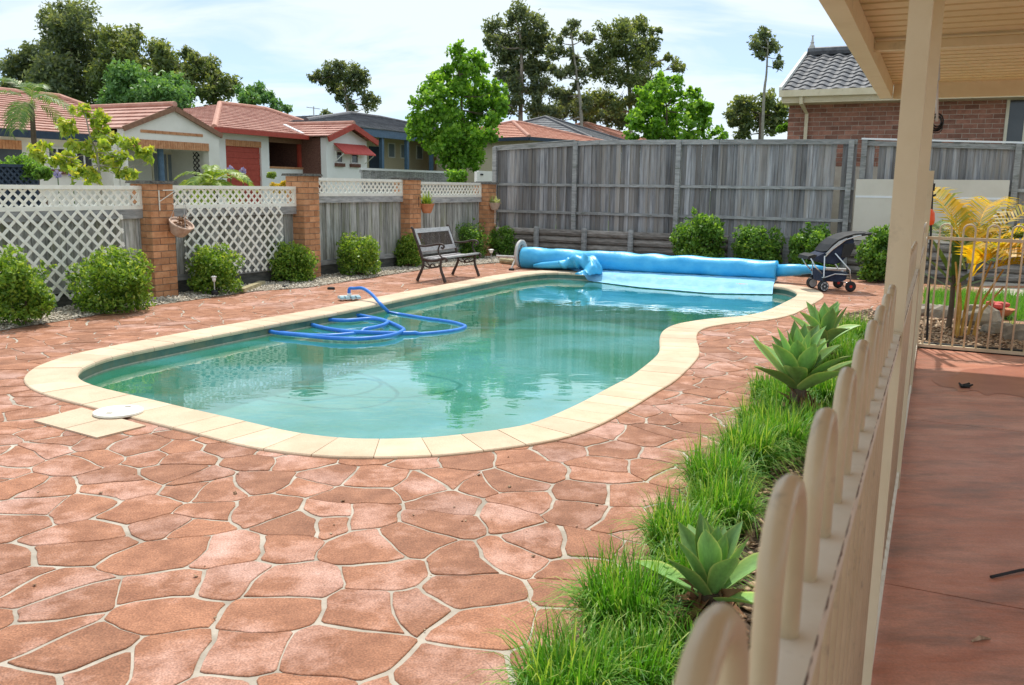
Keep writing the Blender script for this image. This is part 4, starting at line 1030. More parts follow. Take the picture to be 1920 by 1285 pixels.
mb.F.append(tuple(range(nv))[::-1]); mb.F.append(tuple(nu * nv + j for j in range(nv)))
mb.build('cover_roll', M['bluecover'], ro, smooth=True)
E2 = D(1548, 504, 13.72)
mb = MB(); pp = [B - ax * 0.02, B.lerp(E2, .25), B.lerp(E2, .5), B.lerp(E2, .52), B.lerp(E2, .8), E2]
mb.tube(pp, [0.10, 0.098, 0.088, 0.078, 0.068, 0.03], 16); mb.build('inner_wrap', M['bluecover'], ro, smooth=True)
MB().tube([A - ax * 0.55, A - ax * 0.0], 0.022, 10).tube([E2 - ax * 0.05, E2 + ax * 0.3], 0.022, 10).build('axle', M['greyplastic'], ro)
def wheel_ring(c, rr, name):
    MB().lathe(c - ax * 0.05, [(rr * .70, 0), (rr * .96, 0), (rr, 0.012), (rr, 0.045), (rr * .94, 0.055), (rr * .70, 0.05), (rr * .66, 0.03), (rr * .70, 0)], 36, sd, upv, ax).build(name, M['greyplastic'], ro, smooth=False)
    mb = MB()
    for q in range(3):
        a = q * math.pi / 3; v = sd * math.cos(a) + upv * math.sin(a); mb.bar(c - v * rr * .9 - ax * .03, c + v * rr * .9 - ax * .03, 0.03, 0.02, ax)
    mb.build('spoke', M['greyplastic'], ro)
cA = A - ax * 0.03; wheel_ring(Vector((cA.x, cA.y, 0.255)), 0.252, 'hand_wheel')
cE = E2 + ax * 0.25
MB().tube([Vector((cE.x, cE.y, 0)) - sd * 0.2, cE, Vector((cE.x, cE.y, 0)) + sd * 0.2], 0.018, 8).build('stand', M['greyplastic'], ro)
MB().tube([Vector((cA.x, cA.y, 0)) - sd * 0.2 - ax * 0.12, cA - ax * 0.12, Vector((cA.x, cA.y, 0)) + sd * 0.2 - ax * 0.12], 0.018, 8).build('stand', M['greyplastic'], ro)
# loose sheet running from the roll over the coping onto the water
e0 = [(1082, 503), (1200, 511), (1330, 520), (1457, 529)]
e2 = [(1104, 527), (1200, 539), (1330, 550), (1448, 552)]
n1, n2 = 60, 12; V = []
for i in range(n1 + 1):
    s = i / n1
    x0, y0 = np.interp(s, [0, .31, .65, 1], [p[0] for p in e0]), np.interp(s, [0, .31, .65, 1], [p[1] for p in e0])
    x2, y2 = np.interp(s, [0, .31, .65, 1], [p[0] for p in e2]), np.interp(s, [0, .31, .65, 1], [p[1] for p in e2])
    p0 = A.lerp(B, 0.21 + 0.79 * s) + Vector((0, 0, 0)); r0 = 0.215 - 0.045 * (0.21 + 0.79 * s)
    sdn = sd if sd.y < 0 else -sd
    p0 = p0 + sdn * (r0 * 0.75) - Vector((0, 0, r0 * 0.7)); p0.z = max(p0.z, 0.02)
    pe = G(x2, y2, WZ + 0.012)
    for j in range(n2 + 1):
        q = j / n2; p = p0.lerp(pe, q)
        k = int(np.argmin(np.linalg.norm(cv - v2(p), axis=1))); nn = nrm_s(np.interp(k, np.arange(len(cv)), cum[:-1])); dd = float(np.dot(v2(p) - cv[k], nn))
        zb = POOLZ + 0.012 if dd > 0.02 else (WZ + 0.012 + (POOLZ - WZ) * max(0, min(1, (dd + 0.12) / 0.14)))
        if dd > COPW: zb = max(0.012 + POOLZ * max(0, 1 - (dd - COPW) / .1), zb - 0.03 if dd > COPW + .1 else zb)
        zb = zb * 1.0 + (p0.z - zb) * max(0, 1 - q * 5)
        zb += 0.006 * math.sin(31 * s + 7 * q) * (q * (1 - q) * 4) + 0.006 * abs(math.sin(57 * s + 3 * math.sin(9 * q))) * (1 if j < n2 else 0.5)
        V.append(Vector((p.x, p.y, zb)))
mb = MB(); mb.V = V
for i in range(n1):
    for j in range(n2): mb.F.append((i * (n2 + 1) + j, (i + 1) * (n2 + 1) + j, (i + 1) * (n2 + 1) + j + 1, i * (n2 + 1) + j + 1))
mb.build('cover_sheet', M['palecover'], ro, smooth=True, label='pale wet underside of the cover sheet hanging into the water')
# crumpled corner of the sheet
mb = MB(); fp = catmull([D(x, y, Y_) for x, y, Y_ in ((1052, 496, 15.35), (1076, 491, 15.25), (1096, 490, 15.1), (1112, 498, 14.95), (1110, 510, 14.8), (1098, 519, 14.7), (1084, 512, 14.75))], 6, False)
mb.tube(fp, [0.06 + 0.075 * math.sin(math.pi * min(1, i / (len(fp) - 1) * 1.05)) for i in range(len(fp))], 18)
mb.V = [v + Vector((0.03 * math.sin(23 * v.z + 17 * v.x), 0.03 * math.sin(31 * v.x + 9), 0.028 * math.sin(37 * v.x + 21 * v.z))) for v in mb.V]
for v in mb.V: v.z = max(v.z, POOLZ + .008)
mb.build('crumpled_corner', M['bluecover'], ro, smooth=True)
q0, q1 = D(1001, 499, 15.6), D(1078, 494, 15.3); mb = MB(); q0.z = max(q0.z, .05)
mb.tube([q0, q0.lerp(q1, .2), q0.lerp(q1, .6), q1], [0.03, 0.055, 0.065, 0.085], 12); mb.build('cover_fold', M['bluecover'], ro, smooth=True)

# ---------------- bench
LR_, LF_, RR_, RF_ = G(783, 528), G(833, 531), G(849, 517), G(896, 518.5)
bu = ((RF_ - LF_) + (RR_ - LR_)).normalized(); bv = Vector((bu.y, -bu.x, 0))
if bv.dot(LF_ - LR_) < 0: bv = -bv
BW = ((RF_ - LF_).length + (RR_ - LR_).length) / 2; BW = min(max(BW, 1.0), 1.3)
bc = (LR_ + LF_ + RR_ + RF_) / 4
bO = bc - bu * (BW / 2) - bv * 0.21
bO.z = 0.0
bn = thing('park_bench', 'brown cast-iron bench with grey slats beside the pool', 'bench', (bc.x, bc.y, 0))
def bp_(u, v, z): return bO + bu * u + bv * v + Vector((0, 0, z))
for u in (0.0, BW):
    e = sub('end_frame', bn)
    mb = MB()
    def crv(pts, r, u=u): mb.tube(catmull([bp_(u, a, b) for a, b in pts], 5, False), r if not isinstance(r, tuple) else [r[0] + (r[1] - r[0]) * i / (5 * (len(pts) - 1)) for i in range(5 * (len(pts) - 1) + 1)], 8)
    crv([(-0.03, 0.012), (0.0, 0.08), (0.05, 0.18), (0.08, 0.27), (0.06, 0.36)], (0.026, 0.018)); mb.build('leg', M['iron'], e, smooth=True)
    mb = MB(); crv([(0.46, 0.012), (0.43, 0.09), (0.39, 0.19), (0.38, 0.28), (0.40, 0.36)], (0.026, 0.018)); mb.build('leg', M['iron'], e, smooth=True)
    mb = MB(); crv([(0.06, 0.36), (0.16, 0.335), (0.27, 0.33), (0.38, 0.355), (0.46, 0.375), (0.49, 0.35), (0.47, 0.33)], 0.02)
    crv([(0.08, 0.26), (0.14, 0.235), (0.22, 0.225), (0.31, 0.24), (0.38, 0.27)], 0.013); crv([(0.18, 0.23), (0.24, 0.28), (0.30, 0.235)], 0.010); crv([(0.12, 0.33), (0.17, 0.27), (0.22, 0.23)], 0.009)
    mb.build('seat_rail', M['iron'], e, smooth=True)
    mb = MB(); crv([(0.06, 0.36), (0.03, 0.45), (-0.02, 0.58), (-0.07, 0.70), (-0.10, 0.79), (-0.13, 0.82)], (0.022, 0.02)); mb.build('back_post', M['iron'], e, smooth=True)
    mb = MB(); crv([(-0.01, 0.55), (0.10, 0.545), (0.22, 0.56), (0.33, 0.585), (0.41, 0.58), (0.44, 0.55), (0.42, 0.525), (0.39, 0.535)], 0.016)
    crv([(0.37, 0.58), (0.34, 0.50), (0.36, 0.43), (0.42, 0.37)], 0.013); mb.build('armrest', M['iron'], e, smooth=True)
for v, z in ((0.10, 0.362), (0.185, 0.352), (0.27, 0.352), (0.355, 0.366), (0.435, 0.382)):
    MB().bar(bp_(0.01, v, z), bp_(BW - 0.01, v, z), 0.062, 0.022).build('seat_slat', M['benchslat'], bn)
bk = sub('backrest', bn); bd_ = Vector((0, 0, 1)) * 0.93 + bv * -0.37; bd_.normalize()
def bq(u, s): return bp_(u, 0.035, 0.45) + bd_ * s
nb_ = bd_.cross(bu)
for s, w_ in ((0.035, 0.07), (0.335, 0.07)): MB().bar(bq(0.01, s), bq(BW - 0.01, s), 0.024, w_, bd_).build('back_slat', M['benchslat'], bk)
for u in (0.04, BW - 0.04): MB().bar(bq(u, 0.07), bq(u, 0.30), 0.022, 0.06, bu).build('back_stile', M['benchslat'], bk)
g = MB(); n_ = 34
for i in range(-8, n_):
    for sg in (1, -1):
        ua_ = 0.07 + (BW - 0.14) * i / (n_ - 8); ub_ = ua_ + 0.23 
        a0, a1 = (0.07, 0.30) if sg > 0 else (0.30, 0.07)
        lo, hi = max(0, (0.07 - ua_) / 0.23), min(1, (BW - 0.07 - ua_) / 0.23)
        if hi - lo < 0.08: continue
        g.bar(bq(ua_ + .23 * lo, a0 + (a1 - a0) * lo) + nb_ * (0.003 * sg), bq(ua_ + .23 * hi, a0 + (a1 - a0) * hi) + nb_ * (0.003 * sg), 0.005, 0.009, bd_)
g.build('iron_grille', M['iron'], bk)

# ---------------- stroller
sA, sB = G(1508, 538), G(1545, 547)
st_ = thing('stroller', 'navy baby stroller with black canopy parked beside the pool', 'stroller', (sB.x + 0.2, (sA.y + sB.y) / 2, 0))
YR, YL = sB.y, sB.y + 0.50
YM = (YR + YL) / 2
tyre = MB().lathe((0, 0, -0.017), [(0.058, 0), (0.072, 0.002), (0.078, 0.010), (0.078, 0.024), (0.072, 0.032), (0.058, 0.034), (0.058, 0)], 28).mesh('tyre', M['black'], Vector((0, 0, 0)), True)
rim = MB().lathe((0, 0, -0.02), [(0.012, -0.004), (0.016, 0.0), (0.016, 0.024), (0.012, 0.028)], 12)
for q in range(6):
    a = q * math.pi / 3; rim.bar((0.012 * math.cos(a), 0.012 * math.sin(a), 0), (0.056 * math.cos(a), 0.056 * math.sin(a), 0), 0.022, 0.042)
rim.lathe((0, 0, -0.021), [(0.046, 0), (0.060, 0), (0.060, 0.042), (0.046, 0.042), (0.046, 0)], 24)
rimm = rim.mesh('rim', M['rimgrey'], Vector((0, 0, 0))); rimk = rimm.copy(); rimk.materials.clear(); rimk.materials.append(M['black'])
hubm = MB().lathe((0, 0, -0.026), [(0.018, 0), (0.022, 0.006), (0.022, 0.046), (0.018, 0.052)], 12).mesh('hub', M['redplastic'], Vector((0, 0, 0)))
XF, XR = sB.x - 0.02, G(1595, 548).x
def wheel(x, y, yaw, red=False):
    w = sub('wheel', st_)
    az_ = Vector((math.sin(yaw), math.cos(yaw), 0)); axx = Vector((math.cos(yaw), -math.sin(yaw), 0))
    Mx = frame((x, y, 0.079), axx, Z3, az_)
    piece('tyre', tyre, w, Mx); piece('rim', rimk if red else rimm, w, Mx)
    if red: piece('hub', hubm, w, Mx)
for yy, dx in ((YR, 0.0), (YL, -0.0)):
    wheel(XF + dx, yy - 0.032, -0.25); wheel(XF + dx, yy + 0.032, -0.25)
    wheel(XR, yy, 0.05, True)
mb = MB()
for yy in (YR, YL):
    mb.tube([(XF, yy, 0.11), (XF + 0.0, yy, 0.2), (XF - 0.01, yy, 0.52)], 0.011, 8)
    mb.tube([(XF - 0.01, yy, 0.50), (XF + 0.10, yy, 0.62), (XF + 0.28, yy, 0.76), (XF + 0.46, yy, 0.82), (XF + 0.62, yy, 0.84)], 0.011, 8)
    mb.tube([(XR, yy, 0.10), (XR - 0.03, yy, 0.32), (XF + 0.14, yy, 0.56)], 0.011, 8)
    mb.tube([(XF, yy, 0.2), (XF + 0.16, yy, 0.26), (XR - 0.02, yy, 0.25)], 0.009, 8)
mb.tube([(XR, YR, 0.115), (XR, YL, 0.115)], 0.009, 8); mb.tube([(XF, YR, 0.2), (XF, YL, 0.2)], 0.009, 8)
mb.build('frame', M['silver'], st_, smooth=True)
MB().tube([(XF + 0.50, YR, 0.83), (XF + 0.62, YR, 0.845), (XF + 0.66, YR + 0.06, 0.85), (XF + 0.66, YL - 0.06, 0.85), (XF + 0.62, YL, 0.845), (XF + 0.50, YL, 0.83)], 0.017, 10).build('handle', M['black'], st_, smooth=True)
for yy in (YR, YL): MB().box((XF, yy, 0.155), (0.035, 0.05, 0.09)).build('wheel_fork', M['black'], st_)
seat = [(-0.17, 0.48), (-0.12, 0.44), (0.02, 0.40), (0.16, 0.38), (0.27, 0.42), (0.36, 0.52), (0.45, 0.74), (0.42, 0.815), (0.28, 0.785), (0.16, 0.735), (0.07, 0.65), (-0.02, 0.56), (-0.10, 0.52)]
def loft(name, prof, y0, y1, m, bulge=0.03, n=7, parent=st_):
    mb = MB(); k = len(prof); cx = sum(p[0] for p in prof) / k; cz = sum(p[1] for p in prof) / k
    for i in range(n):
        q = i / (n - 1); sc = 1 - 0.12 * abs(2 * q - 1) ** 4
        for (a, b) in prof: mb.V.append(Vector((XF + cx + (a - cx) * sc, y0 + (y1 - y0) * q, cz + (b - cz) * sc)))
    for i in range(n - 1):
        for j in range(k): mb.F.append((i * k + j, i * k + (j + 1) % k, (i + 1) * k + (j + 1) % k, (i + 1) * k + j))
    mb.F.append(tuple(range(k))[::-1]); mb.F.append(tuple((n - 1) * k + j for j in range(k)))
    return mb.build(name, M[m], parent, smooth=False)
loft('seat', seat, YR + 0.03, YL - 0.03, 'navy')
loft('seat_pocket', [(0.24, 0.50), (0.36, 0.50), (0.425, 0.66), (0.42, 0.71), (0.26, 0.70)], YR + 0.018, YR + 0.03, 'black')
canopy = [(-0.02, 0.575), (0.06, 0.68), (0.16, 0.765), (0.28, 0.82), (0.42, 0.86), (0.56, 0.87), (0.66, 0.86), (0.66, 0.845), (0.56, 0.85), (0.42, 0.835), (0.28, 0.79), (0.17, 0.74), (0.08, 0.66), (0.0, 0.565)]
loft('canopy', canopy, YR - 0.005, YL + 0.005, 'black')
loft('canopy_trim', [(0.0, 0.555), (0.09, 0.655), (0.18, 0.735), (0.29, 0.785), (0.30, 0.765), (0.20, 0.71), (0.11, 0.63), (0.03, 0.545)], YR - 0.012, YR - 0.002, 'rimgrey')
loft('basket', [(-0.02, 0.14), (0.26, 0.13), (0.36, 0.16), (0.39, 0.27), (0.02, 0.29), (-0.04, 0.32)], YR + 0.04, YL - 0.04, 'navy')
loft('tray', [(-0.26, 0.46), (-0.13, 0.49), (-0.10, 0.53), (-0.15, 0.54), (-0.24, 0.51)], YR + 0.03, YL - 0.03, 'black')
mb = MB()
for yy in (YR + 0.03, YL - 0.03): mb.tube([(XF - 0.20, yy, 0.48), (XF - 0.12, yy, 0.36), (XF - 0.02, yy, 0.26)], 0.010, 8)
mb.build('footrest_frame', M['silver'], st_, smooth=True)

# ---------------- small things
def solar(lab, base, top, r=0.035):
    t = thing('garden_light', lab, 'garden light', base, 'solar garden lights')
    MB().tube([base, base.lerp(top, 0.75)], 0.006, 7).build('stake', M['greyplastic'], t)
    d = (top - base).normalized(); a = d.cross(Y3).normalized(); b = d.cross(a)
    MB().lathe(base.lerp(top, 0.72), [(r * .5, 0), (r * .8, 0.02), (r * .8, 0.05), (r * 1.25, 0.055), (r * 1.2, 0.066), (r * .5, 0.075), (0.001, 0.077)], 16, a, b, d).build('lamp_head', M['whiteplastic'], t, smooth=False)
    return t
b_ = G(75, 606, 0.012); solar('garden light leaning against the bush at the left edge', b_, D(92, 560, b_.y + 0.05))
b_ = G(403, 552, 0.03); t = solar('garden light tipped over on the gravel below the trellis', b_ , D(401, 519, b_.y + 0.02), 0.03)
MB().lathe((b_.x, b_.y, 0.012), [(0.03, 0), (0.045, 0.02), (0.045, 0.05), (0.03, 0.07), (0.01, 0.075)], 14).build('lamp_globe', M['black'], t)
b_ = G(921, 492, 0.012); solar('round white garden light right of the bench on gravel', b_, D(921, 468, b_.y), 0.045)
b_ = G(1592, 668, 0.012); t = thing('garden_light', 'white disc-topped garden light standing in the grass tufts', 'garden light', b_, 'solar garden lights')
tp = D(1592, 640, b_.y); MB().tube([b_, tp], 0.008, 8).build('stake', M['greyplastic'], t)
MB().lathe(tp, [(0.05, -0.02), (0.06, -0.015), (0.06, 0.0), (0.05, 0.008), (0.001, 0.01)], 20, (X3 + Z3 * .1).normalized(), (Y3 + Z3 * 0.25).normalized(), Vector((-.1, -.25, 1)).normalized()).build('lamp_head', M['whitestrip'], t)
a, b = G(940, 489, 0.05), G(964, 492, 0.05)
MB().tube([a, a.lerp(b, .5), b], [0.05, 0.06, 0.055], 9).build('log', M['log'], label='short mossy log lying near the roller wheel', cat='log')
for (x, y, lab) in ((536, 540, 'flat dark weight on the gravel edge below the trellis'), (621, 543, 'dark round cap on the paving behind the vacuum head'), (959, 507, 'small dark block on the paving before the roller wheel')):
    p = G(x, y, 0.0); MB().lathe((p.x, p.y, 0.0), [(0.05, 0), (0.055, 0.012), (0.05, 0.03), (0.03, 0.036)], 9).build('drain_cap', M['dark'], label=lab, cat='cap')
a, b = G(452, 545, 0.04), G(492, 530, 0.04)
MB().bar(a, b, 0.09, 0.05).build('timber_offcut', M['log'], label='pale timber offcut on the gravel beside the trellis', cat='timber')
# ================================================================== PLANTS IN THE YARD
def bush(lab, cx, topy, basey, wpx, Y=None, m='leafbush', n=2600, ll=0.05, group='rounded shrubs along the left fence', seed=1, stems=True):
    r = np.random.default_rng(seed)
    b = G(cx, basey, 0.012) if Y is None else D(cx, basey, Y)
    b.z = 0.012; Y = b.y
    top = D(cx, topy, Y).z; W = wpx * Y / FPX / 2; H_ = (top - 0.012)
    t = thing('shrub', lab, 'shrub', b, group)
    C = []; Rr = []
    for i in range(46):
        d = r.normal(size=3); d /= np.linalg.norm(d); q = r.uniform(0.45, 0.80)
        C.append((b.x + d[0] * W * q, b.y + d[1] * W * .9 * q, 0.04 + H_ * 0.50 + d[2] * H_ * .5 * q)); Rr.append(W * r.uniform(0.20, 0.34))
    for i in range(16):
        a = i * 0.39; C.append((b.x + math.cos(a) * W * .62, b.y + math.sin(a) * W * .55, H_ * r.uniform(.12, .3))); Rr.append(W * r.uniform(.2, .3))
    for i in range(4):
        a = r.uniform(0, 6.28); q = r.uniform(.2, .95); C.append((b.x + math.cos(a) * W * q, b.y + math.sin(a) * W * q * .9, H_ * (.55 + .47 * math.sqrt(max(0, 1 - q * q)) + r.uniform(-.02, .06)))); Rr.append(W * r.uniform(.06, .13))
    C.append((b.x, b.y, H_ * .48)); Rr.append(W * .6)
    C = np.array(C); C[:, 2] = np.maximum(C[:, 2], np.array(Rr) * 0.75)
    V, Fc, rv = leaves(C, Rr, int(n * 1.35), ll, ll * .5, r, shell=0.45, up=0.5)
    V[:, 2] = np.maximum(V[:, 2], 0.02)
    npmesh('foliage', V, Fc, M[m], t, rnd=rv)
    mb = MB()
    for i in range(5):
        a = r.uniform(0, 6.28); e = Vector((b.x + math.cos(a) * W * .5, b.y + math.sin(a) * W * .5, H_ * .6))
        mb.tube([b + Vector((math.cos(a) * .03, math.sin(a) * .03, -0.02)), b.lerp(e, .5) + Vector((0, 0, .05)), e], [0.016, 0.011, 0.005], 6)
    mb.build('stem', M['bark'], t); return t
bush('large rounded shrub cut off by the left edge of the photo', 42, 469, 608, 140, seed=1, n=4200)
bush('widest rounded shrub, left of the nearest brick pillar', 215, 470, 582, 172, seed=2, n=5200)
bush('rounded shrub below the hanging tilted pot', 405, 459, 549, 118, seed=3, n=3600)
bush('rounded shrub at the foot of the second brick pillar', 548, 459, 527, 102, seed=4, n=3200)
bush('rounded shrub alone before the plain paling bay', 674, 434, 516, 100, seed=5, n=3400)
bush('small shrub tucked behind the left end of the bench', 768, 440, 500, 62, seed=6, n=2400)
bush('taller leafy shrub behind the right end of the bench', 880, 413, 484, 82, seed=7, n=3000, m='leafbush2')
bush('dark leafy shrub at the foot of the farthest pillar', 940, 422, 480, 62, seed=8, n=2400, m='leafbush2')
gB = 'shrubs along the retaining wall'
bush('tallest glossy shrub at the retaining wall, left of the row', 1312, 396, 487, 116, Y=16.3, m='leafbush2', n=4600, ll=0.07, group=gB, seed=9)
bush('shrub behind the middle of the right half of the blue roll', 1420, 413, 487, 104, Y=15.9, m='leafbush2', n=4200, ll=0.07, group=gB, seed=10)
bush('shrub directly left of the stroller at the wall', 1527, 421, 487, 104, Y=15.4, m='leafbush2', n=4200, ll=0.07, group=gB, seed=11)
bush('shrub behind the stroller, next to the veranda post', 1650, 428, 520, 92, Y=14.3, m='leafbush2', n=4200, ll=0.07, group=gB, seed=12)

def agave_leaf(t, b, az, el, L, W, curl, r):
    nu, nv = 9, 6; V = []; R_ = []; Fc = []
    h = Vector((math.cos(az), math.sin(az), 0)); p = Vector(b); e = el; ds = L / nu; sidev = Vector((-h.y, h.x, 0))
    for i in range(nu + 1):
        s = i / nu; w = W * (0.42 + 0.58 * math.sin(math.pi * min(1, s * 0.95 + 0.08)) ** 0.8) if s < 0.62 else W * (1.0 - ((s - 0.62) / 0.38) ** 1.5) * 0.985 + 0.001
        if s < 0.62: w = W * (0.45 + 0.55 * math.sin(math.pi / 2 * s / 0.62))
        d = h * math.cos(e) + Z3 * math.sin(e); nrm = d.cross(sidev) * -1
        if nrm.z < 0: nrm = -nrm
        for j in range(nv + 1):
            q = j / nv * 2 - 1
            V.append(p + sidev * (q * w / 2) + nrm * (abs(q) ** 1.6 * w * 0.22)); R_.append(0.0 if abs(q) < .5 else (0.45 if abs(q) < 0.9 else 1.0))
        p = p + d * ds; e += curl / nu
    n0 = len(V)
    for i in range(nu):
        for j in range(nv): Fc.append((i * (nv + 1) + j, (i + 1) * (nv + 1) + j, (i + 1) * (nv + 1) + j + 1, i * (nv + 1) + j + 1))
    V2 = [v[:] for v in V]
    # underside, a little lower, gives the leaf its thickness
    for i in range(nu + 1):
        for j in range(nv + 1):
            q = abs(j / nv * 2 - 1); v = V[i * (nv + 1) + j]
            V2.append((v.x, v.y, v.z - 0.010 * (1 - q ** 2) * (1 - i / nu)))
    Fc += [(a + n0, d_ + n0, c_ + n0, b_ + n0) for (a, b_, c_, d_) in Fc]
    return npmesh('leaf', np.array(V2), np.array(Fc), M['agave'], t, rnd=np.array(R_ + R_), smooth=True)
def agave(lab, b, n, L, W, stem, seed, dead=True):
    r = random.Random(seed); t = thing('agave', lab, 'agave', b, 'agaves in the bed along the loop fence')
    c = b + Vector((0, 0, stem))
    for i in range(n):
        f = i / (n - 1); az = i * 2.39996 + seed + r.uniform(-.2, .2)
        el = math.radians(24 + 62 * f ** 0.8 + r.uniform(-6, 6))
        agave_leaf(t, c + Vector((math.cos(az) * 0.02, math.sin(az) * 0.02, 0.05 * f)), az, el, L * (1.0 - 0.22 * f) * r.uniform(.88, 1.08), W * (1 - 0.3 * f) * r.uniform(.9, 1.1), r.uniform(-.45, .15), r)
    MB().tube([b + Vector((0, 0, -0.02)), c + Vector((0, 0, 0.03))], [0.05, 0.045], 9).build('stem', M['bark'], t)
    if dead:
        rr = np.random.default_rng(seed); k = 60
        V, Fc, rv = leaves(np.array([[b.x, b.y, stem * .5]]), [0.11], k, 0.16, 0.035, rr, shell=.4, droop=1.2)
        V[:, 2] = np.maximum(V[:, 2], 0.015); npmesh('dead_leaves', V, Fc, M['deadleaf'], t)
    return t
agave('nearest agave rosette, pale green among grass beside the fence', G(1330, 1180, 0.012), 16, 0.27, 0.10, 0.11, 3)
agave('biggest agave, with broad leaves and dry brown skirt', G(1492, 795, 0.012), 24, 0.44, 0.16, 0.22, 5)
agave('farther agave half hidden behind the biggest one', G(1540, 704, 0.012), 16, 0.38, 0.15, 0.24, 8)

tl = [(1060, 1330, 'grass tuft at the bottom edge of the photo', 0.24, 700), (1175, 1290, 'grass tuft just below the nearest agave at the fence foot', .2, 500), (1165, 1180, 'broad grass tuft left of the nearest agave', 0.26, 900),
      (1265, 1250, 'dark grass tuft between the nearest agave and the closest loop', .18, 350), (1275, 1045, 'grass tuft behind the nearest agave at the paving edge', 0.26, 700), (1355, 985, 'grass tuft between the nearest agave and the fence', 0.25, 600),
      (1340, 930, 'leaning grass tuft midway along the bed', 0.27, 800), (1400, 880, 'thick grass tuft before the biggest agave', 0.28, 1000), (1460, 850, 'bright grass tuft under the dry skirt of the biggest agave', 0.28, 900),
      (1540, 760, 'grass tuft right of the biggest agave', 0.26, 800), (1570, 715, 'grass tuft in front of the white disc light', 0.26, 800), (1600, 690, 'grass tuft against the fence beside the disc light', .25, 600),
      (1600, 645, 'farthest grass tuft, behind the white disc light', 0.28, 900), (1575, 668, 'grass tuft behind the farther agave', 0.26, 700),
      (1300, 1110, 'grass tuft hugging the left side of the nearest agave stem', .22, 500), (1425, 815, 'grass tuft at the paving edge left of the biggest agave', .24, 600), (1470, 775, 'grass tuft tucked against the stem of the biggest agave', .24, 600), (1515, 825, 'grass tuft between the biggest agave and the fence', .24, 500),
      (1440, 745, 'small grass tuft at the paving edge behind the biggest agave', .2, 350)]
for i, (x, y, lab, L, n) in enumerate(tl):
    c = G(x, y, 0.012); k = (c - FO).dot(FN)
    if k > -0.12: c = c - FN * (k + 0.12)
    t = thing('grass_tuft', lab, 'grass', c, 'grass tufts in the bed along the loop fence')
    blades('blade_clump', (c.x, c.y, 0.008), int(n * 1.5), L * 1.5, 0.115, 'leafgrass', t, w=0.0034, seed=20 + i, droop=1.0)

# ================================================================== GARDEN BEYOND THE END PANEL
def gk(t, k, z=0.0): return fence_at(TG + t, z, k)
sheet('mulch_bed', [gk(0.03, -0.05, .014), gk(0.03, 5, .014), gk(1.5, 5, .014), gk(1.9, 1.2, .014), gk(2.3, -0.05, .014)], M['soil'])
scatter('bark_mulch', [gk(0.06, -0.03), gk(0.06, 3.2), gk(1.4, 3.2), gk(1.85, 1.2), gk(2.2, -0.03)], 4200, 0.028, M['chip'], 0.014, 0.28, seed=9, label='pale bark mulch behind the end fence panel', cat='mulch')
sheet('garden_path', [gk(2.2, -0.05, .010), gk(1.9, 1.0, .010), gk(1.4, 5, .010), gk(2.0, 5, .010), gk(2.45, 1.6, .010), gk(2.6, -0.05, .010)], M['stone'])
lw = [gk(2.55, 0.02, .012), gk(2.42, 1.6, .012), gk(1.95, 6, .012), gk(5.6, 6, .012), gk(5.2, 0.02, .012)]
sheet('lawn', lw, M['grassground'])
def lawnblades(poly, n, seed):
    r = np.random.default_rng(seed); P = np.array([v2(p) for p in poly]); pl = [tuple(p) for p in P]; pts = []
    while len(pts) < n: pts += [p for p in r.uniform(P.min(0), P.max(0), (n, 2)) if inpoly(p, pl)]
    p = np.array(pts[:n]); a = r.uniform(0, 6.28, n); h = r.uniform(.05, .16, n); le = r.normal(0, .05, (n, 2)); w = .006
    dx, dy = np.cos(a) * w, np.sin(a) * w; z = np.zeros(n) + 0.012
    V = np.stack([np.stack([p[:, 0] - dx, p[:, 1] - dy, z], 1), np.stack([p[:, 0] + dx, p[:, 1] + dy, z], 1), np.stack([p[:, 0] + le[:, 0], p[:, 1] + le[:, 1], z + h], 1)], 1)
    npmesh('lawn_grass', V.reshape(-1, 3), np.arange(n * 3).reshape(-1, 3), M['leaflawn'], rnd=np.repeat(r.uniform(0.1, .9, n), 3), kind='stuff', label='bright green lawn beyond the end fence panel', cat='grass')
lawnblades(lw, 16000, 5)
def rock(lab, c, s, seed):
    r = random.Random(seed); mb = MB(); n = 9
    for (h, k) in ((0, .85), (.3, 1.0), (.7, .85), (.95, .45)):
        for q in range(n):
            a = 2 * math.pi * q / n; j = r.uniform(.82, 1.15)
            mb.V.append(Vector((c.x + math.cos(a) * s[0] * k * j, c.y + math.sin(a) * s[1] * k * j, 0.0 + h * s[2] * r.uniform(.9, 1.1))))
    for i in range(3):
        for q in range(n): mb.F.append((i * n + q, i * n + (q + 1) % n, (i + 1) * n + (q + 1) % n, (i + 1) * n + q))
    mb.F.append(tuple(3 * n + q for q in range(n)))
    mb.build('rock', M['rock'], label=lab, cat='rock', group='rocks edging the mulch bed')
for i, (x, y, s, lab) in enumerate([(1735, 592, (.22, .13, .14), 'flat rock edging the mulch bed next to the gate post'), (1768, 596, (.16, .12, .15), 'small rock edging the mulch left of the palm stump'),
        (1832, 612, (.25, .15, .24), 'biggest rock just right of the palm base'), (1872, 628, (.2, .13, .13), 'low rock right of the biggest rock'), (1912, 640, (.2, .14, .17), 'rock edging the mulch at the right photo edge')]):
    rock(lab, G(x, y), s, 40 + i)
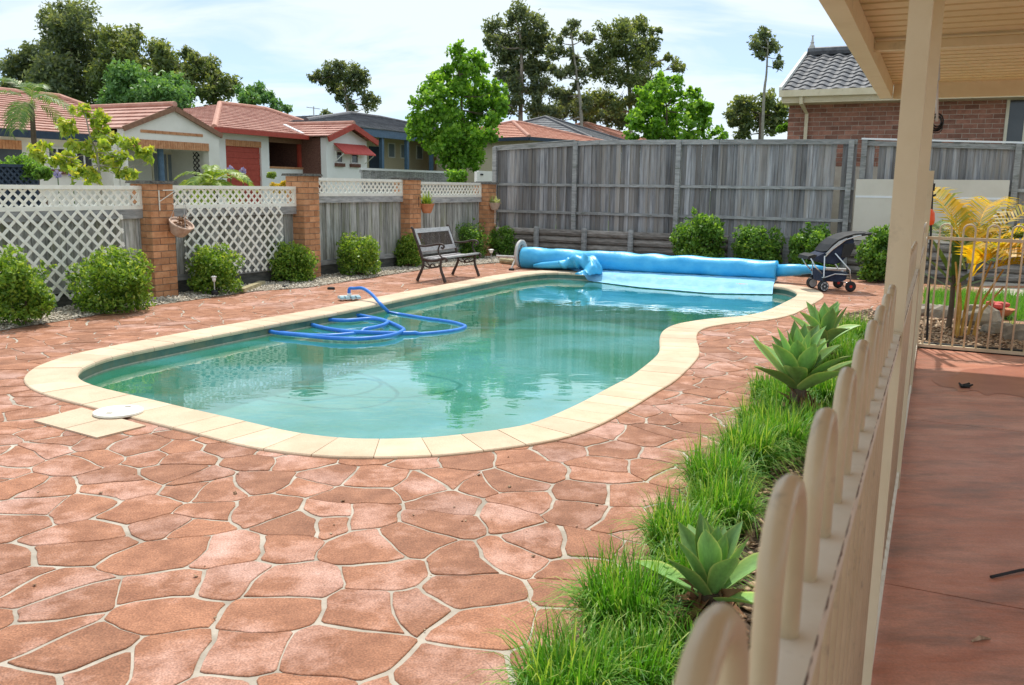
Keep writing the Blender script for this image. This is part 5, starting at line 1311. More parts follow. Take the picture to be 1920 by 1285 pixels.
def frond(name, b, az, el, L, curl, m, parent, nl=26, ll=0.28, lw_=0.022, seed=1, roll=0.35, rach='leaf'):
    r = random.Random(seed); n = 14; pts = []; p = Vector(b); e = el; h = Vector((math.cos(az), math.sin(az), 0)); sv = Vector((-h.y, h.x, 0)); dirs = []
    for i in range(n + 1):
        d = h * math.cos(e) + Z3 * math.sin(e); pts.append(p.copy()); dirs.append(d); p = p + d * (L / n); e += curl / n
    V, Fc, R_ = [], [], []
    for i in range(n):     # rachis
        w = 0.012 * (1 - .8 * i / n)
        b0 = len(V); V += [pts[i] - sv * w, pts[i] + sv * w, pts[i + 1] + sv * w * .9, pts[i + 1] - sv * w * .9]; Fc.append((b0, b0 + 1, b0 + 2, b0 + 3)); R_ += [.8] * 4
    for q in range(nl):
        s = 0.18 + 0.82 * q / (nl - 1); f = s * n; i = min(n - 1, int(f)); pp = pts[i].lerp(pts[i + 1], f - i); d = dirs[i]
        up_ = sv.cross(d); 
        if up_.z < 0: up_ = -up_
        l = ll * (0.55 + 0.9 * math.sin(math.pi * min(1, s * .9 + .08))) * r.uniform(.85, 1.1) * .8
        for sg in (-1, 1):
            v = (sv * sg * 0.82 + d * 0.55 + up_ * (roll + r.uniform(-.12, .12))).normalized(); wv = d.cross(v).cross(v).normalized() * lw_ * .5
            m1 = pp + v * l * .5 + Vector((0, 0, 0.0)); m2 = pp + v * l + Vector((0, 0, -l * .28))
            b0 = len(V); V += [pp - wv * .5, pp + wv * .5, m1 + wv, m1 - wv]; Fc.append((b0, b0 + 1, b0 + 2, b0 + 3))
            b1 = len(V); V += [m1 - wv, m1 + wv, m2 + wv * .08, m2 - wv * .08]; Fc.append((b1, b1 + 1, b1 + 2, b1 + 3)); rv = min(1, max(0, r.gauss(.5, .22))); R_ += [rv] * 8
    return npmesh(name, np.array([v[:] for v in V]), np.array(Fc), M[m], parent, rnd=np.array(R_))
cb_ = G(1802, 632, 0.014)
cp = thing('cane_palm', 'golden cane palm with yellow arching fronds behind the end panel', 'palm', cb_)
r = random.Random(2); mb = MB()
for i in range(7):
    a = r.uniform(0, 6.28); rr = r.uniform(.03, .12); e = cb_ + Vector((math.cos(a) * rr * 2.6 + .05, math.sin(a) * rr * 2, r.uniform(.5, .85)))
    mb.tube([cb_ + Vector((math.cos(a) * rr, math.sin(a) * rr, -.02)), cb_.lerp(e, .5) + Vector((0, 0, .02)), e], [.016, .013, .009], 8)
mb.build('cane', M['canestem'], cp)
for i, (az, el, L, cu, m) in enumerate([(0.2, 80, 1.45, -2.3, 'leafcane'), (-0.5, 66, 1.2, -2.0, 'leafcane'), (0.9, 70, 1.2, -1.6, 'leafcane'), (1.9, 74, 1.05, -1.3, 'leafcane'), (-1.2, 55, 1.0, -1.6, 'leafcane'),
        (1.6, 60, 1.1, -1.7, 'leafpalm'), (1.2, 50, .9, -1.4, 'leafcane'), (0.0, 45, 1.1, -1.5, 'leafpalm'), (-0.2, 30, .95, -1.2, 'leafcane'), (0.5, 52, 1.3, -1.8, 'leafcane'), (-0.8, 40, .8, -1.3, 'leafpalm'), (0.3, 25, .8, -.9, 'leafcane'), (-1.6, 62, .75, -1.6, 'leafcane'), (1.0, 35, .8, -1.2, 'leafpalm'), (-0.3, 58, .9, -1.9, 'leafpalm')]):
    frond('frond', cb_ + Vector((math.cos(az) * .06, math.sin(az) * .06, .62 + .06 * (i % 4))), az, math.radians(el), L * 1.12, cu, m, cp, nl=40, ll=.32, lw_=.027, seed=i)
dr = thing('yucca', 'spiky green yucca left of the golden palm', 'yucca', G(1778, 616, 0.014))
db = G(1778, 616, 0.014)
for i in range(13):
    rr = random.Random(i); az = i * 2.4; el = math.radians(25 + 58 * (i / 12)); h = Vector((math.cos(az), math.sin(az), 0)); V = []; p = db + Vector((0, 0, .40 + .02 * i)); Fc = []; sv = Vector((-h.y, h.x, 0)); e = el
    Lf = .62
    for q in range(7):
        s = q / 6; w = .032 * math.sin(math.pi * (0.12 + .86 * s)) + .002; V += [(p - sv * w)[:], (p + sv * w)[:]]; p = p + (h * math.cos(e) + Z3 * math.sin(e)) * Lf / 6; e -= .05
    for q in range(6): Fc.append((q * 2, q * 2 + 1, q * 2 + 3, q * 2 + 2))
    npmesh('leaf', np.array(V), np.array(Fc), M['leafpalm'], dr, rnd=np.full(len(V), .2 + .4 * rr.random()))
MB().tube([db - Vector((0, 0, .02)), db + Vector((0.01, 0, .25)), db + Vector((0, 0, .65))], [.032, .028, .022], 9).build('trunk', M['bark'], dr)
blc = G(1895, 624, .014); tg = thing('grass_tuft', 'small dark grass tuft in the mulch right of the palm', 'grass', blc); blades('blade_clump', blc, 120, .2, .06, 'leafgrass', tg, w=.004, seed=77)
bw = G(1868, 596, .012); rb = thing('clay_bowl', 'orange clay bowl of red stones on the lawn behind the palm', 'bowl', bw)
MB().lathe(bw, [(.08, 0), (.14, .04), (.18, .10), (.19, .11), (.17, .105), (.001, .09)], 20).build('bowl', M['terracotta'], rb)
mb = MB()
for i in range(14):
    rr = random.Random(i + 9); a = rr.uniform(0, 6.28); q = rr.uniform(0, .12); c = bw + Vector((math.cos(a) * q, math.sin(a) * q, .11 + .05 * rr.random())); mb.lathe(c, [(.02, -.02), (.05, 0), (.045, .03), (.001, .045)], 8)
mb.build('stones', M['redawning'], rb)
# line trimmer leaning by the latch post
tb = gk(0.35, 0.10, 0.014); tt_ = thing('line_trimmer', 'black-shafted line trimmer with orange body leaning behind the latch post', 'line trimmer', tb)
tq = D(1748.5, 345, tb.y + .02)
MB().tube([tb, tq], .011, 8).build('shaft', M['black'], tt_)
mb = MB(); c = D(1741, 408, tb.y - .0); mb.lathe(c - Vector((0, 0, .075)), [(.02, 0), (.05, .01), (.058, .05), (.05, .12), (.03, .15), (.015, .155)], 14); mb.build('motor_housing', M['orangeplastic'], tt_)
mb = MB(); mb.box(tq - Vector((0, 0, .03)), (.04, .03, .07)).tube([tq - Vector((0, 0, .12)), tq - Vector((-.04, 0, .10))], .01, 6); mb.build('grip', M['black'], tt_)
# ================================================================== HOUSES
class RoofB:
    def __init__(s): s.V = []; s.F = []; s.UV = []
    def plane(s, pts, e=None, step=0.33, h=0.035):
        pts = [Vector(p) for p in pts]; n = (pts[1] - pts[0]).cross(pts[2] - pts[0])
        if n.length < 1e-6: n = (pts[1] - pts[0]).cross(pts[3] - pts[0])
        n.normalize()
        if n.z < 0: n = -n
        e = Vector((-n.y, n.x, 0)).normalized(); sl = n.cross(e)
        if sl.z < 0: sl = -sl
        lo = min(pts, key=lambda p: p.z); ab = [np.array([(p - lo).dot(e), (p - lo).dot(sl)]) for p in pts]
        bm = max(a[1] for a in ab); k = 0
        while k * step < bm - 1e-4:
            b0, b1 = k * step, min((k + 1) * step, bm)
            q = clip(clip(ab, np.array([0, b0]), np.array([0, 1.0])), np.array([0, b1]), np.array([0, -1.0]))
            if len(q) >= 3:
                base = len(s.V); hh = [h * (1 - (p[1] - b0) / step) for p in q]
                s.V += [lo + e * float(p[0]) + sl * float(p[1]) + n * x for p, x in zip(q, hh)]; s.UV += [(float(p[0]), float(p[1])) for p in q]
                f = tuple(range(base, base + len(q)))
                if (s.V[f[1]] - s.V[f[0]]).cross(s.V[f[2]] - s.V[f[1]]).dot(n) < 0: f = f[::-1]
                s.F.append(f)
                lowp = [p for p in q if p[1] < b0 + 1e-5]
                if len(lowp) >= 2:
                    a0, a1 = min(p[0] for p in lowp), max(p[0] for p in lowp)
                    if a1 - a0 > .02:
                        bs = len(s.V)
                        for a_, hx in ((a0, -.005), (a1, -.005), (a1, h), (a0, h)):
                            s.V.append(lo + e * float(a_) + sl * float(b0) + n * hx); s.UV.append((float(a_), float(b0)))
                        s.F.append((bs, bs + 1, bs + 2, bs + 3))
            k += 1
        return s
    def build(s, name, m, parent):
        lo = Vector((min(v.x for v in s.V), min(v.y for v in s.V), min(v.z for v in s.V)))
        me = bpy.data.meshes.new(name); me.from_pydata([(v - lo)[:] for v in s.V], [], s.F); me.materials.append(M[m])
        uv = me.uv_layers.new(name='UVMap'); li = [0] * len(me.loops); me.loops.foreach_get('vertex_index', li)
        uv.data.foreach_set('uv', [c for i in li for c in s.UV[i]]); me.update()
        return piece(name, me, parent, Matrix.Translation(lo))
def ridge(mb, pts, r=0.09):
    for a, b in zip(pts, pts[1:]): mb.tube([a, b], r, 8)
SA = math.radians(26); SD = (math.sin(SA), math.cos(SA))
def window(F_, parent, u0, u1, z0, z1, k, fr='frame', gl='glassdark', mull=1, sill=None):
    w = sub('window', parent); d = 0.05
    F_.part('pane', gl, w, u0 + d, u1 - d, z0 + d, z1 - d, k - 0.03, k + 0.005)
    mb = MB(); F_.box(mb, u0, u1, z1 - d, z1, k - 0.02, k + 0.04); F_.box(mb, u0, u1, z0, z0 + d, k - 0.02, k + 0.04); F_.box(mb, u0, u0 + d, z0 + d, z1 - d, k - 0.02, k + 0.04); F_.box(mb, u1 - d, u1, z0 + d, z1 - d, k - 0.02, k + 0.04)
    for i in range(mull): 
        um = u0 + (u1 - u0) * (i + 1) / (mull + 1); F_.box(mb, um - .02, um + .02, z0 + d, z1 - d, k - .015, k + .03)
    mb.build('window_frame', M[fr], w)
    if sill: F_.part('sill', sill, w, u0 - .06, u1 + .06, z0 - .13, z0 - .003, k - .01, k + .09)

# ---------------- house with the cream gable and blue gutter
FA_ = Fac(D(320, 300, 26), SD)
hA = thing('house', 'cream gabled house with terracotta roof and blue gutter, leftmost', 'house', FA_.at(0, -0.06, -3))
uL, uR = FA_.u(232, 250), FA_.u(410, 258); zE = (FA_.z(232, 238) + FA_.z(410, 258)) / 2; uP, zP = FA_.hit(320, 200); uP = (uL + uR) / 2
zl0, zl1 = FA_.z(320, 280), FA_.z(320, 265)
op0, op1 = FA_.u(240, 300), FA_.u(392, 300)
gp_ = [(uL, zl0), (uR, zl0), (uR, zE), (uP, zP), (uL, zE)]
MB().prism([FA_.at(a, b, 0) for a, b in gp_], FA_.n * -0.25).build('gable_wall', M['wallcream'], hA)
FA_.part('pier', 'wallcream', hA, uL, op0, -.06, zl0, -.25, 0); FA_.part('pier', 'wallcream', hA, op1, uR, -.06, zl0, -.25, 0)
mb = MB(); n_ = int((op1 - op0) / .086)
for i in range(n_): FA_.box(mb, op0 + (op1 - op0) * i / n_ + .005, op0 + (op1 - op0) * (i + 1) / n_ - .005, zl0, zl1, -.02, .02 + random.uniform(0, .006))
mb.build('brick_lintel', M['brickorange'], hA)
bu0, bu1, bz = FA_.u(263, 248), FA_.u(380, 254), FA_.z(320, 250); mb = MB(); n_ = int((bu1 - bu0) / .24)
for i in range(n_): FA_.box(mb, bu0 + (bu1 - bu0) * i / n_ + .006, bu0 + (bu1 - bu0) * (i + 1) / n_ - .006, bz - .04, bz + .04, -.01, .02)
mb.build('brick_band', M['brickorange'], hA)
FA_.part('porch_wall', 'wallcream', hA, op0 - .3, op1 + .3, -.06, zl1, -1.9, -1.7)
FA_.part('porch_side', 'wallcream', hA, op0 - .3, op0 - .1, -.06, zl1, -1.7, -.26); FA_.part('porch_side', 'wallcream', hA, op1 + .1, op1 + .3, -.06, zl1, -1.7, -.26)
FA_.part('porch_ceiling', 'wallcream', hA, op0 - .3, op1 + .3, zl1 + .01, zl1 + .1, -1.9, -.26)
window(FA_, hA, FA_.u(283, 300, -1.7), FA_.u(340, 300, -1.7), -.0, FA_.z(300, 286, -1.7), -1.69, 'framecream', 'curtain', 1)
MB().tube([FA_.at(FA_.u(306, 300, -.3), -.06, -.4), FA_.at(FA_.u(306, 300, -.3), zl1, -.4)], .09, 12).build('porch_post', M['bluepaint'], hA)
sc_ = sub('lattice_door', hA); lattice(sc_, FA_, FA_.u(362, 300, -.5), FA_.u(392, 300, -.5), -.05, zl0 - .02, -.5, .16, .03, .01, 'black')
rb_ = RoofB(); ov = .10; dep = 9.0; sl_v = (zP - zE) / (uP - uL); ex = .06
zR = zP + .03
rb_.plane([FA_.at(uL - ex, zE - ex * sl_v + .03, ov), FA_.at(uP, zR, ov), FA_.at(uP, zR, -dep), FA_.at(uL - ex, zE - ex * sl_v + .03, -dep)])
rb_.plane([FA_.at(uR + ex, zE - ex * sl_v + .03, ov), FA_.at(uP, zR, ov), FA_.at(uP, zR, -dep), FA_.at(uR + ex, zE - ex * sl_v + .03, -dep)])
rA = rb_.build('roof', 'roofterra', hA)
mb = MB()
for sg, ue in ((1, uL - ex), (-1, uR + ex)): mb.bar(FA_.at(ue, zE - ex * sl_v + .02, ov - .02), FA_.at(uP, zR - .08, ov - .02), .06, .14)
mb.build('barge_board', M['brownpaint'], hA)
# left wing
kw_ = -.9; uW0 = FA_.u(-420, 300, kw_); uW1 = uL + .1; zG = FA_.z(90, 252, kw_ + .4)
FA_.part('wing_wall', 'wallcream', hA, uW0, uW1, -.06, zG + .02, kw_ - .25, kw_)
FA_.part('gutter', 'navypaint', hA, uW0, uW1 - .02, zG - .12, zG + .06, kw_ + .38, kw_ + .5)
FA_.part('soffit', 'wallcream', hA, uW0, uW1 - .02, zG - .1, zG - .04, kw_, kw_ + .38)
for x0, x1 in ((88, 126), (140, 174)): window(FA_, hA, FA_.u(x0, 300, kw_), FA_.u(x1, 300, kw_), FA_.z(110, 318, kw_), FA_.z(110, 276, kw_), kw_ + .002, 'frame', 'glassdark', 1, 'brickbrown')
g0, g1 = FA_.u(-60, 300, kw_), FA_.u(42, 300, kw_); gz = FA_.z(0, 279, kw_)
FA_.part('garage_door', 'glassdark', hA, g0, g1, -.06, gz, kw_ - .02, kw_ + .01)
mb = MB(); n_ = int((g1 - g0) / .086)
for i in range(n_): FA_.box(mb, g0 + (g1 - g0) * i / n_ + .005, g0 + (g1 - g0) * (i + 1) / n_ - .005, gz, gz + .22, kw_, kw_ + .03)
mb.build('garage_lintel', M['brickorange'], hA)
rd = 5.2; zRd = FA_.z(115, 184, kw_ - rd + .45); uRd = FA_.u(112, 184, kw_ - rd + .45)
rb_ = RoofB(); uH = uW1 + 2.2
rb_.plane([FA_.at(uW0, zG + .05, kw_ + .45), FA_.at(uH, zG + .05, kw_ + .45), FA_.at(uRd, zRd, kw_ - rd + .45), FA_.at(uW0, zRd, kw_ - rd + .45)])
rb_.plane([FA_.at(uH, zG + .05, kw_ + .45), FA_.at(uH, zG + .05, kw_ - 2 * rd + .45), FA_.at(uRd, zRd, kw_ - rd + .45)])
rb_.plane([FA_.at(uW0, zG + .05, kw_ - 2 * rd + .45), FA_.at(uH, zG + .05, kw_ - 2 * rd + .45), FA_.at(uRd, zRd, kw_ - rd + .45), FA_.at(uW0, zRd, kw_ - rd + .45)])
rb_.build('roof', 'roofterra', hA)
mb = MB(); ridge(mb, [FA_.at(uW0, zRd + .04, kw_ - rd + .45), FA_.at(uRd, zRd + .04, kw_ - rd + .45), FA_.at(uH, zG + .09, kw_ + .45)]); ridge(mb, [FA_.at(uP, zR + .03, ov), FA_.at(uP, zR + .03, -6)]); mb.build('ridge_capping', M['ridgeterra'], hA)

# ---------------- white house with red garage
FB_ = Fac(D(455, 300, 31), SD)
hB = thing('house', 'white house with red roller garage door and red window awning', 'house', FB_.at(0, -.06, -3))
g = FB_.u
zEb = FB_.z(455, 247)
u0, u1 = g(404, 300), g(505, 300)
d0, d1 = g(424, 300), g(490, 300); dz = FB_.z(455, 275)
FB_.part('garage_wall', 'wallwhite', hB, u0, d0, -.06, zEb, -.2, 0); FB_.part('garage_wall', 'wallwhite', hB, d1, u1, -.06, zEb, -.2, 0); FB_.part('garage_wall', 'wallwhite', hB, d0, d1, dz, zEb, -.2, 0)
mb = MB(); n_ = int((d1 - d0) / .086)
for i in range(n_): FB_.box(mb, d0 + (d1 - d0) * i / n_ + .005, d0 + (d1 - d0) * (i + 1) / n_ - .005, dz, dz + .2, 0, .025)
mb.build('garage_lintel', M['brickorange'], hB)
gd = sub('garage_door', hB); nn = 14
for i in range(nn): FB_.part('door_slat', 'redpaint', gd, d0 + .01, d1 - .01, -.06 + (dz + .06) * i / nn + .006, -.06 + (dz + .06) * (i + 1) / nn, -.12, -.06 - .012 * (i % 2))
FB_.part('door_backing', 'redpaint', gd, d0 + .01, d1 - .01, -.06, dz, -.15, -.121)
# side wall of the garage going back, porch
MB().prism([FB_.at(u0, -.06, -.21), FB_.at(u0, -.06, -9), FB_.at(u0 + .2, -.06, -9), FB_.at(u0 + .2, -.06, -.21)], (0, 0, zEb + .06)).build('side_wall', M['wallwhite'], hB)
pw0, pw1 = u1, g(612, 300)
FB_.part('porch_wall', 'brickbrown', hB, pw0 - .1, pw1 + .6, -.06, zEb, -2.0, -1.8)
FB_.part('porch_ceiling', 'brownpaint', hB, pw0 + .01, pw1, zEb - .12, zEb - .05, -1.8, -.22)
FB_.part('porch_beam', 'brownpaint', hB, pw0 + .002, pw1, zEb - .28, zEb - .02, -.2, -.05)
FB_.part('half_wall', 'wallwhite', hB, pw0 + .005, g(577, 320), -.06, FB_.z(540, 317), -.2, -.02)
FB_.part('half_wall_capping', 'brickorange', hB, pw0 + .005, g(577, 320), FB_.z(540, 317) + .002, FB_.z(540, 317) + .07, -.22, .01)
for x in (562, 570): FB_.part('porch_post', 'redpaint', hB, g(x, 290, -.1) - .07, g(x, 290, -.1) + .05, FB_.z(540, 317) + .072, zEb - .285, -.17, -.06)
window(FB_, hB, g(508, 300, -1.8), g(513, 300, -1.8) + .4, .3, zEb - .5, -1.79, 'frame', 'curtain', 0)
window(FB_, hB, g(534, 300, -1.8), g(556, 300, -1.8), -.05, zEb - .55, -1.79, 'frame', 'curtain', 1)
# gable wing
kg = 1.1
q0, q1 = g(612, 300, kg), g(688, 300, kg); zGe = FB_.z(650, 262, kg); uG, zGp = (q0 + q1) / 2, FB_.z(651, 240, kg)
MB().prism([FB_.at(a, b, kg) for a, b in ((q0, -.06), (q1, -.06), (q1, zGe), (uG, zGp), (q0, zGe))], FB_.n * -.25).build('gable_wall', M['wallwhite'], hB)
MB().prism([FB_.at(q0 + .002, -.06, kg - .251), FB_.at(q0 + .002, -.06, -1.79), FB_.at(q0 + .22, -.06, -1.79), FB_.at(q0 + .22, -.06, kg - .251)], (0, 0, zGe + .06)).build('return_wall', M['brickbrown'], hB)
for x0, x1 in ((629, 642), (657, 671)): window(FB_, hB, g(x0, 300, kg), g(x1, 300, kg), FB_.z(650, 307, kg), FB_.z(650, 284, kg), kg + .002, 'frame', 'glassdark', 0, 'brickbrown')
a0, a1 = g(626, 280, kg), g(685, 280, kg); za0, za1 = FB_.z(650, 270, kg), FB_.z(655, 287, kg + .55)
aw = sub('awning', hB)
MB().prism([FB_.at(a0, za0, kg), FB_.at(a0, za1, kg + .5), FB_.at(a0, za1 - .05, kg + .5), FB_.at(a0, za0 - .05, kg)], FB_.t * (a1 - a0)).build('awning_cloth', M['redawning'], aw)
mb = MB()
for ua_ in (a0 + .02, a1 - .02): mb.bar(FB_.at(ua_, za1 - .35, kg + .01), FB_.at(ua_, za1, kg + .48), .025, .025)
mb.build('awning_arm', M['frame'], aw)
# roofs
ov = .45; zEv = zEb - .02; rdB = 4.6
uA0 = u0 - ov; r0u, rz = FB_.hit(412, 196, -rdB); r1u = FB_.u(497, 197, -rdB)
rb_ = RoofB()
ub1 = q1 + .3
rb_.plane([FB_.at(uA0, zEv, ov), FB_.at(ub1, zEv, ov), FB_.at(r1u, rz, -rdB), FB_.at(r0u, rz, -rdB)])
rb_.plane([FB_.at(uA0, zEv, ov), FB_.at(r0u, rz, -rdB), FB_.at(uA0, zEv, -2 * rdB - ov)])
rb_.plane([FB_.at(ub1, zEv, ov), FB_.at(r1u, rz, -rdB), FB_.at(ub1, zEv, -2 * rdB - ov)])
rb_.plane([FB_.at(uA0, zEv, -2 * rdB - ov), FB_.at(ub1, zEv, -2 * rdB - ov), FB_.at(r1u, rz, -rdB), FB_.at(r0u, rz, -rdB)])
slg = (zGp - zGe) / (uG - q0); exg = .28; zgr = zGp + .14
for ue in (q0 - exg, q1 + exg): rb_.plane([FB_.at(ue, zGe - exg * slg + .14, kg + .35), FB_.at(uG, zgr, kg + .35), FB_.at(uG, zgr, -3.2), FB_.at(ue, zGe - exg * slg + .14, -3.2)])
rb_.build('roof', 'roofred', hB)
mb = MB(); ridge(mb, [FB_.at(uA0, zEv + .05, ov), FB_.at(r0u, rz + .04, -rdB), FB_.at(r1u, rz + .04, -rdB), FB_.at(ub1, zEv + .05, ov)], .1); ridge(mb, [FB_.at(uG, zgr + .03, kg + .35), FB_.at(uG, zgr + .03, -2.5)], .09); mb.build('ridge_capping', M['ridgeterra'], hB)
FB_.part('gutter', 'redpaint', hB, uA0, q0 - exg, zEv - .11, zEv + .05, ov - .02, ov + .1)
mb = MB()
for ue in (q0 - exg, q1 + exg): mb.bar(FB_.at(ue, zGe - exg * slg + .03, kg + .34), FB_.at(uG, zgr - .09, kg + .34), .07, .2)
mb.build('barge_board', M['redpaint'], hB)
mb = MB(); mb.bar(FB_.at(q0 - exg - .1, zEv + .12, ov - .1), FB_.at(q0 - exg - .05, zEv + .45, -.55), .16, .03); mb.build('valley_flashing', M['whitestrip'], hB)
# ---------------- yellow brick house with grey roof
FC_ = Fac(D(720, 300, 42), SD)
hC = thing('house', 'yellow brick house with grey tiled roof and blue veranda trim', 'house', FC_.at(0, -.06, -3))
c0, c1 = FC_.u(676, 300), FC_.u(915, 300); zc = FC_.z(720, 258)
FC_.part('front_wall', 'wallyellow', hC, c0, c1, -.06, zc + .2, -1.6, -1.4)
FC_.part('end_wall', 'wallyellow', hC, c1 - .2, c1, -.06, zc + .2, -8, -1.6)
FC_.part('eave_beam', 'bluepaint', hC, c0 - .3, c1 + .3, zc - .05, zc + .3, .2, .35)
FC_.part('veranda_ceiling', 'wallcream', hC, c0 - .3, c1 + .3, zc + .1, zc + .15, -1.4, .2)
for x in (713, 760, 806): FC_.part('veranda_post', 'bluepaint', hC, FC_.u(x, 300, .1) - .09, FC_.u(x, 300, .1) + .09, -.06, zc - .05, .1, .26)
FC_.part('front_door', 'navypaint', hC, FC_.u(692, 300, -1.4), FC_.u(712, 300, -1.4), -.05, zc - .35, -1.4, -1.36)
for x0, x1 in ((727, 740), (750, 762), (780, 792)): window(FC_, hC, FC_.u(x0, 300, -1.4), FC_.u(x1, 300, -1.4), FC_.z(730, 296, -1.4), FC_.z(730, 268, -1.4), -1.39, 'frame', 'curtain', 0)
rdC = 4.8; ru0, rzc = FC_.hit(655, 214, -rdC); ru1 = FC_.u(702, 213, -rdC)
rb_ = RoofB(); e0_, e1_ = c0 - 4.2, c1 + .5
rb_.plane([FC_.at(e0_, zc + .3, .4), FC_.at(e1_, zc + .3, .4), FC_.at(ru1 + .6, rzc, -rdC), FC_.at(ru0, rzc, -rdC)])
rb_.plane([FC_.at(e0_, zc + .3, .4), FC_.at(ru0, rzc, -rdC), FC_.at(e0_, zc + .3, -2 * rdC)]); rb_.plane([FC_.at(e1_, zc + .3, .4), FC_.at(ru1 + .6, rzc, -rdC), FC_.at(e1_, zc + .3, -2 * rdC)])
rb_.plane([FC_.at(e0_, zc + .3, -2 * rdC), FC_.at(e1_, zc + .3, -2 * rdC), FC_.at(ru1 + .6, rzc, -rdC), FC_.at(ru0, rzc, -rdC)])
rb_.build('roof', 'roofgrey', hC)
mb = MB(); ridge(mb, [FC_.at(e0_, zc + .35, .4), FC_.at(ru0, rzc + .04, -rdC), FC_.at(ru1 + .6, rzc + .04, -rdC), FC_.at(e1_, zc + .35, .4)], .1); mb.build('ridge_capping', M['tilegrey'], hC)
MB().tube([FC_.at(FC_.u(588, 230, -4), 3.0, -4), FC_.at(FC_.u(588, 200, -4), FC_.z(588, 200, -4), -4)], .03, 6).bar(FC_.at(FC_.u(575, 203, -4), FC_.z(588, 203, -4), -4), FC_.at(FC_.u(600, 203, -4), FC_.z(588, 203, -4), -4), .03, .03).build('aerial', M['greyplastic'], hC)
def hip_house(lab, px_c, Y, ang, Lh, Wd, ez, rz_, rm, wm):
    c = D(px_c, 300, Y); F_ = Fac((c.x, c.y), (math.sin(ang), math.cos(ang)))
    t = thing('house', lab, 'house', (c.x, c.y, -.06))
    mb = MB(); F_.box(mb, -Lh / 2, Lh / 2, -.06, ez, -Wd / 2, Wd / 2); mb.build('walls', M[wm], t)
    o_ = .5; a, b = Lh / 2 + o_, Wd / 2 + o_; rr = max(.3, a - b); rb_ = RoofB()
    P_ = lambda u, k, z: F_.at(u, z, k)
    rb_.plane([P_(-a, b, ez), P_(a, b, ez), P_(rr, 0, rz_), P_(-rr, 0, rz_)]); rb_.plane([P_(-a, -b, ez), P_(a, -b, ez), P_(rr, 0, rz_), P_(-rr, 0, rz_)])
    rb_.plane([P_(a, b, ez), P_(a, -b, ez), P_(rr, 0, rz_)]); rb_.plane([P_(-a, b, ez), P_(-a, -b, ez), P_(-rr, 0, rz_)])
    rb_.build('roof', rm, t)
    mb = MB()
    for s1 in (1, -1):
        for s2 in (1, -1): ridge(mb, [P_(s1 * rr, 0, rz_ + .03), P_(s1 * a, s2 * b, ez + .03)], .09)
    ridge(mb, [P_(-rr, 0, rz_ + .03), P_(rr, 0, rz_ + .03)], .09); mb.build('ridge_capping', M['ridgeterra' if rm != 'roofgrey' else 'tilegrey'], t)
    mb = MB(); F_.box(mb, -a, a, ez - .15, ez, b - .04, b + .06); F_.box(mb, -a - .06, -a + .04, ez - .15, ez, -b, b); mb.build('gutter', M['navypaint'], t)
    for u_ in (-Lh * .3, 0.1, Lh * .3): window(F_, t, u_ - .5, u_ + .5, ez - 1.6, ez - .5, Wd / 2 + .01, 'frame', 'glassdark', 1)
hip_house('distant house with orange tiled roof just right of the plane tree', 968, 46, SA + .25, 5.5, 6, 3.7, 4.65, 'rooforange', 'wallyellow')
hip_house('distant house with grey tiled roof between two orange roofs', 1025, 55, SA, 7, 8, 4.1, 5.6, 'roofgrey', 'wallyellow')
hip_house('farthest orange-roofed house above the paling fence', 1098, 63, SA + .1, 8, 8, 4.4, 5.85, 'rooforange', 'wallyellow')
hip_house('small grey-roofed house at far right behind the young plane tree', 1165, 72, SA, 9, 8, 4.6, 5.7, 'roofgrey', 'wallcream')
hip_house('pale grey roofed house at the far left edge of the photo', -80, 38, SA, 12, 10, 3.6, 5.4, 'roofgrey', 'wallcream')

# ---------------- brick neighbour on the right
nc = D(1478, 225, 18.0)
FN_ = Fac((nc.x, nc.y), (FN.x, FN.y))
nh = thing('house', 'red brick house with dark grey wavy roof tiles, behind the fence at right', 'house', FN_.at(3, .5, -2))
wz1 = FN_.z(1560, 194); Wl = 9.0
FN_.part('wall_core', 'mortarpale', nh, 0.004, Wl, .5, wz1, -.25, -.008)
MB().prism([FN_.at(0.002, .5, -.26), FN_.at(.2, .5, -.26), FN_.at(.2, .5, -6.5), FN_.at(0.002, .5, -6.5)], (0, 0, wz1 - .5)).build('end_wall', M['brickred'], nh)
me = ubox('brickred'); row = 0; z = wz1 - .086; cnt = 0
uw0 = FN_.u(1884, 230)
while row < 14:
    u_ = 0.0 if row % 2 else -.12
    while u_ < 6.0:
        a, b = max(0, u_), u_ + .23
        if z > wz1 - 1.4 and a < uw0 - .06 < b: b = uw0 - .006
        if b - a > .05 and not (b > uw0 - .002 and z > wz1 - 1.4):
            cnt += 1
            if cnt < 296: FN_.blk('brick', 'brickred', nh, a, b, z + .005, z + .081, -.1, .0)
        u_ += .24
    z -= .086; row += 1
w = sub('window', nh); FN_.part('pane', 'glassdark', w, uw0 + .05, uw0 + 1.1, wz1 - 1.3, wz1 - .03, -.012, .006)
FN_.part('window_frame', 'framecream', w, uw0, uw0 + .05, wz1 - 1.35, wz1 - .01, -.012, .03); FN_.part('window_frame', 'framecream', w, uw0 + .30, uw0 + .35, wz1 - 1.35, wz1 - .01, -.01, .028)
FN_.part('curtain', 'curtain', w, uw0 + .36, uw0 + 1.1, wz1 - 1.3, wz1 - .03, .007, .012)
kG = .55; zg = FN_.z(1560, 186, kG); ug = FN_.u(1462, 180, kG)
FN_.part('fascia', 'cream', nh, ug + .03, Wl, zg - .02, zg + .12, kG - .05, kG - .02)
FN_.part('gutter', 'cream', nh, ug, Wl, zg + .06, zg + .18, kG - .015, kG + .09)
FN_.part('soffit', 'cream', nh, ug + .05, Wl, zg - .05, zg - .022, 0.002, kG - .02)
udp = FN_.u(1506, 190, .3)
